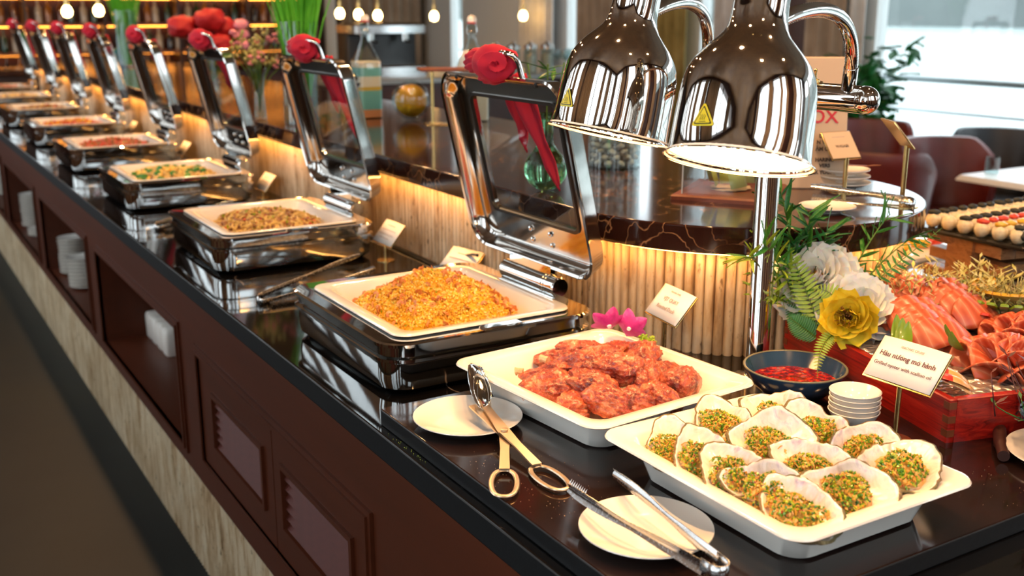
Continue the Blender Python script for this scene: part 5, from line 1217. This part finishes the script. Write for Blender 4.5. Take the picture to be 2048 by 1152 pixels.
for i in range(3):
    e = Vector((.05*cos(i*2.1), .05*sin(i*2.1), .30)); G().add(tube(bez((0, 0, .02), (0, 0, .12), e*.7, e, 6), .002, 5)).obj('stem', 'stem', o)
for i in range(12): link('leaf', leaf_me if i % 3 else leafd_me, o, mtx=aim((random.gauss(0, .015), random.gauss(0, .015), random.uniform(.19, .30)), (random.gauss(0, 1), random.gauss(0, 1), .6), random.uniform(.05, .09)))
# pebble cylinder
o = thing('pebble_vase', 'tall clear glass cylinder filled with white pebbles under the left heat lamp', 'vase', (1.756, 2.355, SH)); G().add(cylglass(.072, .34)).obj('glass', 'clearg', o, angle=50)
random.seed(21); pm = [G().add(blob(2, .013, .011, .008, .25, 1.5, k_*3)).mesh('pebble', 'pebble', angle=180) for k_ in range(4)]
k_ = 0
for L in range(14):
    for i in range(10 if L % 2 else 9):
        a = 2*pi*i/10 + L*.4; q = .054 if i < 9 else .02
        p = link('pebble', pm[(i+L) % 4], mtx=Matrix.Translation((1.756+q*cos(a), 2.355+q*sin(a), SH+.018+.0155*L)) @ Euler((random.uniform(-.5, .5), random.uniform(-.5, .5), random.uniform(0, 6))).to_matrix().to_4x4())
        tag(p, 'small white pebble inside the tall glass cylinder on the shelf', 'pebble', 'white pebbles in the glass cylinder')
# brass stand with dark tray, seen from behind
o = thing('card_stand', 'brass stand with two posts and a dark slanted top beside the amber vase', 'stand', (1.90, 3.62, SH), radians(-20))
for x in (-.05, .05): G().add(tube([(x, 0, 0), (x, 0, .20)], .0055, 10)).obj('post', 'brass', o)
G().add(box(-.10, .10, -.07, .09, .20, .208)).obj('top_board', 'joint', o); G().add(bbox(-.08, .08, -.05, .05, 0, .004)).obj('base', 'brass', o)
# acrylic tip box with notes
o = thing('acrylic_box', 'clear acrylic box with banknotes on a tray, behind the right heat lamp', 'box', (1.73, 1.86, SH), radians(35))
g = G(); 
for a in ((-.11, .11, -.09, -.086, .012, .26), (-.11, .11, .086, .09, .012, .26), (-.11, -.106, -.086, .086, .012, .26), (.106, .11, -.086, .086, .012, .26)): G().add(box(*a)).obj('side_panel', 'pane', o)
for ex in (-.11, .107):
    for ey in (-.09, .087): G().add(box(ex, ex+.003, ey, ey+.003, .012, .26)).obj('polished_edge', 'wframe', o)
G().add(bbox(-.13, .13, -.11, .11, 0, .012, .004)).obj('tray', 'joint', o, angle=30)
for i, (x, y, a, z) in enumerate(((-.03, -.03, .3, .0), (.03, -.01, -.4, .0), (.0, .04, .9, 0.0))):
    n_ = G().add(([(-.045, 0, 0), (.045, .008, 0), (.045, .012, .06), (-.045, .004, .06), (0, -.012, 0), (0, -.008, .06)], [(0, 4, 5, 3), (4, 1, 2, 5)])).obj('banknote', 'note', smooth=True, fixn=False); n_.matrix_world = Matrix.Translation((1.73, 1.86, SH+.022)) @ RZ(radians(35)) @ T(x, y, 0) @ RZ(a-.6) @ RX(-.25)
    n_.modifiers.new('t', 'SOLIDIFY').thickness = .0004; tag(n_, 'pale green banknote standing in the clear box, ' + ['left', 'right', 'rear'][i] + ' one', 'banknote', 'banknotes in the clear box')
for i in range(5):
    n_ = G().add(bbox(-.045, .045, -.022, .022, 0, .0006, .0002)).obj('banknote', 'paper'); n_.matrix_world = Matrix.Translation((1.73, 1.86, SH+.0125+.0012*i)) @ RZ(.6*i); tag(n_, 'flat cream banknote lying on the floor of the clear box', 'banknote', 'flat notes in the clear box')
# beige sign behind the lamp
o = thing('notice_board', 'beige standing notice with red heading and dark lines behind the right heat lamp', 'sign', (1.945, 1.815, SH), radians(-32)); M = RX(radians(82))
G().add(bbox(-.085, .085, 0, .315, -.004, .0, .003)).obj('panel', 'paper', o).matrix_local = M
for txt, y, sz, mt, x in (('OX', .172, .044, 'redink', .062), ('ƯỢC', .127, .0125, 'darkink', .046), ('N VIÊN', .112, .0125, 'darkink', .052), ('ẢM ƠN!', .096, .0125, 'darkink', .055), ('HARING', .070, .012, 'darkink', .055), ('VERS', .056, .012, 'darkink', .046), ('THANK YOU!', .040, .012, 'darkink', .050)):
    lettering(txt, sz, mt, o, M @ T(x, y, .0012), align='RIGHT', bold=.0006)
# two shelf card stands
def stand(label, x, y, h, rz, words, tilt):
    r = thing('brass_card_stand', label, 'sign', (x, y, SH), radians(rz), group='brass card stands on the round shelf end'); G().add(tube([(0, 0, 0), (0, 0, h)], .0055, 14)).add(lathe([(0, 0), (.036, 0), (.036, .002), (.007, .004), (0, .004)], 28)).obj('post', 'brass', r, angle=40)
    M = T(0, 0, h) @ RX(radians(tilt)); G().add(bbox(-.045, .045, -.005, .072, -.003, 0, .001)).obj('plate', 'brass', r, angle=30).matrix_local = M
    G().add(bbox(-.043, .043, -.002, .070, .0003, .0012, .0004)).obj('paper_card', 'paper', r).matrix_local = M
    if words: lettering(words, .011, 'darkink', r, M @ T(0, .030, .0016)); G().add(box(-.02, .02, .055, .0565, .0013, .0016)).obj('print_line', 'inkg', r).matrix_local = M
stand('brass stand with a cream card facing the diner on the round shelf end', 1.985, 1.745, .082, -5, 'WASABI', 52)
stand('brass stand seen edge-on, its thin card tilted, on the round shelf end', 1.945, 1.545, .135, 58, '', 50)
# plates on the shelf
for i in range(3):
    p = G().add(plate_geo(.062+.002*(2-i), .014)).obj('plate', 'porc', angle=60, loc=(2.03, 1.79, SH+.016*i)); tag(p, ['lowest', 'middle', 'topmost, warm lit,'][i] + ' plate of the small stack behind the cream card', 'plate', 'stacked plates on the shelf')
p = thing('fork', 'dark fork lying on the stacked plates behind the cream card', 'fork', (2.03, 1.79, SH+.052)); G().add(strip([(-.05, .05, 0), (0, 0, .004), (.04, -.035, .002)], .008, .002)).obj('handle', 'joint', p)
for i in range(3): G().add(tube([(.04, -.035, .002), (.06+.004*i, -.045-.006*i+.004, .004)], .0012, 5)).obj('tine', 'joint', p)
p = G().add(plate_geo(.060, .012)).obj('plate', 'porc', angle=60, loc=(1.755, 1.585, SH)); tag(p, 'flat plate on the shelf end behind the bamboo leaves', 'plate')
spring_tongs('serving_tongs', 'black-hinged steel tongs on the shelf end in front of the cream card', place_tongs((1.915, 1.52, SH+.004), (1.81, 1.70, SH+.012), roll=.9), L=.20, spread=.018)

# ================================================================== SUSHI STAND, PLATTERS BEHIND
st_ = thing('wooden_stand', 'stacked lattice stand of acacia wood frames carrying the sushi slate', 'stand', (2.215, 1.46, TOP), radians(-14))
for k_ in range(4):
    z = .010 + k_*.045; e = .0 if k_ % 2 else .012
    for a in ((-.012+e, .03+e, 0, .26, z, z+.026), (.50-e, .54-e, 0, .26, z, z+.026), (.03+e, .50-e, -.0+e, .03+e, z, z+.026), (.03+e, .50-e, .23-e, .26-e, z, z+.026)): G().add(bbox(*a, .003)).obj('frame_bar', 'acacia', st_, angle=30)
for x, y in ((-.02, .085), (.15, -.008), (.40, -.008), (.15, .235), (.40, .235)):
    G().add(bbox(x, x+.035 if y == .085 else x+.09, y, y+.09 if y == .085 else y+.03, 0, .172, .003)).obj('upright_board', 'acacia', st_, angle=30)
sl = G().add(bbox(2.19, 2.82, 1.40, 1.74, TOP+.178, TOP+.188, .004)).obj('slate_platter', 'slate', angle=30); tag(sl, 'black slate platter with sushi rows on the wooden stand', 'platter')
rm = G().add(blob(2, .019, .019, .019, .12, 2.5, 3)).mesh('rice', 'sricew', angle=180)
fl_ = {c: G().add(blob(2, .015, .011, .007, .3, 2, 4)).mesh('filling', c, angle=180) for c in ('redf', 'yslice', 'nori', 'rslice')}
random.seed(9)
for row in range(6):
    c_ = ('nori', 'yslice', 'rslice', 'nori', None, 'nori')[row]
    for i in range(16):
        x = 2.212 + .037*i; y = 1.43 + .046*row
        r = thing('sushi_roll', 'x', 'sushi', (x + random.uniform(-.003, .003), y, TOP+.188+.018), group='sushi rolls on the slate, row %d' % (row+1)); link('rice', rm, r)
        if c_: link('filling', fl_[c_], r, loc=(0, 0, .019), rot=(0, 0, random.uniform(0, 3)))
        if row == 0: link('filling', fl_['nori'], r, loc=(0, -.017, .002), rot=(1.5, 0, 0))
        r['label'] = ORD[i] + ' rice roll from the left on the slate, ' + ['front row with dark spots', 'topped yellow in the second row', 'topped red in the third row', 'topped dark in the fourth row', 'plain, in the fifth row', 'dark topped, in the back row'][row]
parsley((2.33, 1.418, TOP+.200), .035, 'green garnish under the orchids on the sushi slate, left part', 90, 'leafd', (1.8, .6, .6)); parsley((2.50, 1.418, TOP+.200), .035, 'green garnish under the orchids on the sushi slate, right part', 90, 'leafd', (1.8, .6, .6))
orchid((2.335, 1.40, TOP+.235), (radians(-70), 0, -.6), 1.2, 'magenta orchid on the sushi slate, left one'); orchid((2.42, 1.395, TOP+.24), (radians(-65), .2, -.9), 1.4, 'magenta orchid on the sushi slate, right one')
o = G().add(bbox(2.45, 2.80, 1.95, 2.30, TOP, TOP+.02, .01)).obj('platter', 'porc', angle=30); tag(o, 'white rectangular platter with yellow fruit seen behind the greenery', 'platter')
random.seed(4)
for i in range(12):
    p = G().add(blob(2, .035, .02, .014, .15, 1.5, i)).obj('fruit_slice', 'yslice' if i % 3 else 'rslice', angle=180, loc=(2.50+.07*(i % 4), 2.02+.09*(i//4), TOP+.032), rot=(0, 0, i)); tag(p, 'fruit slice, ' + ORD[i % 4] + ' from the left, ' + ['front', 'middle', 'back'][i//4] + ' row of the white platter', 'fruit', 'fruit slices on the platter')

# ================================================================== NICHES
pl = G().add(plate_geo(.072, .014)).mesh('plate', 'porc', angle=60)
for (x, y, n_, who) in ((.80, 5.44, 11, 'left stack in the second open shelf'), (.79, 5.12, 9, 'right stack in the second open shelf'), (.80, 6.80, 12, 'stack in the third open shelf'), (.79, 6.48, 3, 'low stack in the third open shelf'), (.80, 8.1, 12, 'stack in the far open shelf')):
    for i in range(n_):
        o = link('plate', pl, loc=(x+random.uniform(-.002, .002), y, NZ0+.0165*i)); tag(o, 'white plate, ' + ('topmost' if i == n_-1 else ORD[i] + ' from the bottom') + ', ' + who, 'plate', 'white plates in the ' + who)
nf = G().add(rr([(0, .030, .032, .010), (.004, .034, .035, .012), (.085, .036, .036, .014), (.10, .032, .032, .014), (.104, .02, .02, .01)], 5)).mesh('folded_napkin', 'card', angle=60)
for i in range(4):
    o = link('folded_napkin', nf, loc=(.885, 3.90+.085*i, NZ0)); tag(o, 'white folded napkin standing in the nearest open shelf, ' + ['nearest', 'second', 'third', 'farthest'][i] + ' of four', 'napkin', 'white folded napkins in the shelf')

# ================================================================== DINING AREA
def armchair(name, label, x, y, rz, mat='leather', s=1.0):
    r = thing(name, label, 'chair', (x, y, 0), radians(rz), group='leather tub chairs by the window')
    # curved back shell
    V = []; F = []; n = 24; prof = [(.23, .30), (.25, .45), (.275, .80), (.285, .865), (.275, .885), (.25, .88), (.235, .80), (.215, .50), (.20, .44)]
    for i in range(n+1):
        a = radians(-100 + 200*i/n); e = abs(i/n-.5)*2; dz = -.16*max(0, e-.55)**1.2/.4
        for q, z in prof: z_ = z + (dz if z > .6 else 0); V.append((q*sin(a)*1.05, q*cos(a)*1.0, z_))
    m = len(prof)
    for i in range(n):
        for j in range(m): F.append((i*m+j, (i+1)*m+j, (i+1)*m+(j+1) % m, i*m+(j+1) % m))
    F.append(tuple(range(m))); F.append(tuple(n*m+j for j in range(m))[::-1])
    G().add((V, F)).obj('backrest', mat, r, angle=50)
    G().add(rr([(.38, .20, .20, .08), (.40, .225, .225, .09), (.455, .225, .225, .09), (.475, .19, .19, .08)], 6)).obj('seat', mat, r, angle=50)
    for sx in (-1, 1):
        for sy in (-1, 1): G().add(tube([(sx*.16, sy*.16, .38), (sx*.20, sy*.20, 0)], [.018, .011], 8)).obj('leg', 'dkwood', r)
    return r
armchair('tub_chair', 'oxblood leather chair nearest the plant, its back to the river', 5.82, 4.95, -60)
armchair('tub_chair', 'oxblood leather chair in front, partly behind the edge-on card stand', 4.80, 3.98, 125)
armchair('tub_chair', 'oxblood leather chair at the right, behind the water glass', 5.42, 3.98, -20)
armchair('tub_chair', 'black leather chair farthest right beside the railing view', 6.1, 4.15, -50, 'darkle')
tb = thing('dining_table', 'white-topped dining table at the right edge', 'table', (5.55, 3.30, 0)); G().add(bbox(-.48, .6, -.45, .40, .72, .75, .02)).obj('tabletop', 'wtable', tb, angle=30); G().add(lathe([(0, 0), (.25, 0), (.25, .02), (.04, .04), (.04, .72), (0, .72)], 24)).obj('pedestal', 'greym', tb, angle=40)
o = G().add(cylglass(.036, .09, .002, 24)).obj('water_glass', 'clearg', angle=50, loc=(5.28, 3.62, .75)); tag(o, 'empty water glass standing on the white table', 'glass')
tb = thing('dining_table', 'white-clothed table behind the beige notice, with a pink item', 'table', (4.9, 5.2, 0)); G().add(bbox(-.4, .4, -.4, .4, .72, .75, .02)).obj('tabletop', 'wtable', tb, angle=30); G().add(lathe([(0, 0), (.25, 0), (.25, .02), (.04, .04), (.04, .72), (0, .72)], 24)).obj('pedestal', 'greym', tb, angle=40)
# plant by the window
pt = thing('potted_plant', 'leafy green potted plant against the bright window', 'plant', (6.2, 5.40, 0)); G().add(lathe([(0, 0), (.13, 0), (.17, .45), (.15, .45), (.14, .40), (0, .40)], 28)).obj('pot', 'wframe', pt, angle=40)
random.seed(13); lm = G().add(petal_geo(1.0, .30, .3, -.1, 7, 5)).mesh('leaf', 'leafd', angle=180, fixn=False)
for b in range(7):
    e = Vector((random.gauss(0, .13), random.gauss(-.10, .20), random.uniform(1.0, 1.42))); G().add(tube(bez((0, 0, .40), (0, 0, .8), e*.8, e, 8), [.008-.0007*i for i in range(9)], 5)).obj('stem', 'stem', pt)
    for i in range(34): link('leaf', lm, pt, mtx=aim(Vector((0, 0, .5)).lerp(e, random.uniform(.55, 1)) + Vector((random.gauss(0, .05), random.gauss(0, .05), random.gauss(0, .04))), (random.gauss(0, 1), random.gauss(0, 1), random.gauss(0, .6)), random.uniform(.09, .17)))
# side counter with jars and glasses (behind the riser)
sc_ = thing('side_station', 'grey service counter behind the marble shelf', 'counter', (4.6, 8.2, 0)); G().add(bbox(-1.5, 1.2, -.45, .45, .04, 1.06, .01)).obj('cabinet', 'dkwood', sc_, angle=30); G().add(bbox(-1.55, 1.25, -.5, .5, 1.06, 1.10, .01)).obj('top', 'greym', sc_, angle=30)
jm_ = G().add(cylglass(.055, .20, .003, 24)).mesh('glass', 'clearg'); jl = G().add(lathe([(.058, 0), (.058, .03), (.02, .045), (.015, .06), (0, .062)], 24)).mesh('lid', 'chrome'); jf = G().add(lathe([(0, .01), (.048, .01), (.048, .15), (0, .15)], 20)).mesh('contents', 'sand3')
for i in range(4):
    r = thing('storage_jar', 'glass jar with chrome lid, ' + ['first', 'second', 'third', 'fourth'][i] + ' from the left above the nearest napkin', 'jar', (4.60+.17*i, 7.85, 1.10), group='glass jars on the side station'); link('glass', jm_, r); link('lid', jl, r, loc=(0, 0, .2)); link('contents', jf, r)
wg = G().add(lathe([(0, 0), (.033, 0), (.033, .002), (.004, .006), (.0035, .08), (.012, .09), (.036, .12), (.037, .15), (.031, .19), (.0295, .19), (.035, .15), (.034, .12), (0, .095)], 20)).mesh('wine_glass', 'clearg')
for i in range(9): tag(link('wine_glass', wg, loc=(5.3+.11*(i % 5), 7.85+.13*(i//5), 1.10)), 'upturned stem glass, ' + ORD[i % 5] + ' from the jars, ' + ['front', 'back'][i//5] + ' row on the side station', 'glass', 'stem glasses on the side station')
# espresso machine
em = thing('coffee_machine', 'silver and black coffee machine behind the sand bottle', 'appliance', (3.70, 8.15, 1.10)); G().add(bbox(-.30, .30, -.22, .22, 0, .09, .015)).obj('base', 'steel', em, angle=30); G().add(bbox(-.30, .30, -.02, .22, .09, .34, .015)).obj('body', 'blackp', em, angle=30); G().add(bbox(-.31, .31, -.20, .22, .34, .42, .02)).obj('head', 'steel', em, angle=30)
for x in (-.15, .15): G().add(tube([(x, -.12, .34), (x, -.12, .28)], .03, 16)).obj('group_head', 'chrome', em); G().add(tube([(x, -.14, .28), (x, -.26, .27)], .011, 8)).obj('handle', 'blackp', em)
# far bar: counter, lit back shelves with bottles, pendants
fb = thing('bar_counter', 'dark wooden bar counter far behind the buffet', 'counter', (2.8, 10.9, 0)); G().add(bbox(-1.9, 2.2, -.3, .3, .04, 1.05, .01)).obj('front', 'dkwood', fb, angle=30); G().add(bbox(-1.95, 2.25, -.35, .35, 1.05, 1.10, .01)).obj('top', 'brownm', fb, angle=30)
bs = thing('bar_shelves', 'amber lit back-bar shelving full of bottles', 'shelf', (2.9, 12.7, 0)); G().add(box(-2.1, 1.9, .22, .25, .1, 2.6)).obj('back', 'dkwood', bs)
sh_m = G().add(box(-2.1, 1.9, -.15, .22, 0, .03)).mesh('shelf_board', 'joint'); li_m = G().add(box(-2.05, 1.85, .16, .18, 0, .012)).mesh('light_strip', [emis('amber_strip', 'ff9c3a', 9)])
for z in (.55, .85, 1.15, 1.45, 1.75, 2.05): link('shelf_board', sh_m, bs, loc=(0, 0, z)); link('light_strip', li_m, bs, loc=(0, 0, z-.014))
for x in (-2.1, -1.3, -.5, .3, 1.1, 1.87): G().add(box(x, x+.03, -.15, .22, .1, 2.6)).obj('divider', 'dkwood', bs)
bt = [G().add(lathe([(0, 0), (.036, 0), (.037, .01), (.037, .15), (.014, .19), (.013, .24), (0, .242)], 14)).mesh('bottle', flat('bottle_glass_%d' % k, c, .12, coat=.5)) for k, c in enumerate(('6a3410', '1f3a1e', '9a5a18', '2a1a14', 'b8a48a'))]
random.seed(17); n_ = 0
for z in (.85, 1.15, 1.45):
    for i in range(34):
        if random.random() < .12: continue
        q = random.randrange(5); tag(link('bottle', bt[q], loc=(.95 + .113*i + random.uniform(-.02, .02), 12.63, z+.03)), ('brown', 'dark green', 'amber', 'near-black', 'cream')[q] + ' bottle, ' + ORD[i] + ' place from the left, ' + {.85: 'low', 1.15: 'middle', 1.45: 'upper'}[z] + ' lit back-bar shelf', 'bottle', 'bottles on the back bar')
pm_ = G().add(lathe([(0, -.05), (.03, -.042), (.043, -.015), (.043, .012), (.03, .038), (.016, .052), (0, .054)], 20)).mesh('bulb', [emis('pendant_bulb', 'ffc777', 30)], angle=180); pc = G().add(lathe([(0, .12), (.018, .12), (.02, .05), (.0, .05)], 14)).mesh('socket', 'brass'); pr = G().add(tube([(0, 0, .12), (0, 0, ZC-1.58)], .008, 8)).mesh('rod', 'brass')
for i, (x, y, z, d_) in enumerate(((1.70, 10.5, 1.607, 'faint one at the far left'), (1.97, 10.5, 1.615, 'bright one left of the far grass vase'), (4.31, 10.5, 1.585, 'left one of three above the sand bottle'), (4.515, 10.5, 1.575, 'middle one of three above the sand bottle'), (4.73, 10.5, 1.565, 'small right one of three above the sand bottle'), (5.386, 10.5, 1.555, 'one between the two swing-top bottles'), (6.2, 10.0, 1.56, 'one between curtains near the left heat lamp'))):
    r = thing('pendant_light', 'glowing pendant bulb over the bar, ' + d_, 'pendant light', (x, y, z), group='pendant bulbs over the bar'); link('bulb', pm_, r); link('socket', pc, r); link('rod', pr, r)
for o_ in list(bpy.data.objects):
    if o_.name.startswith('__'): bpy.data.objects.remove(o_)
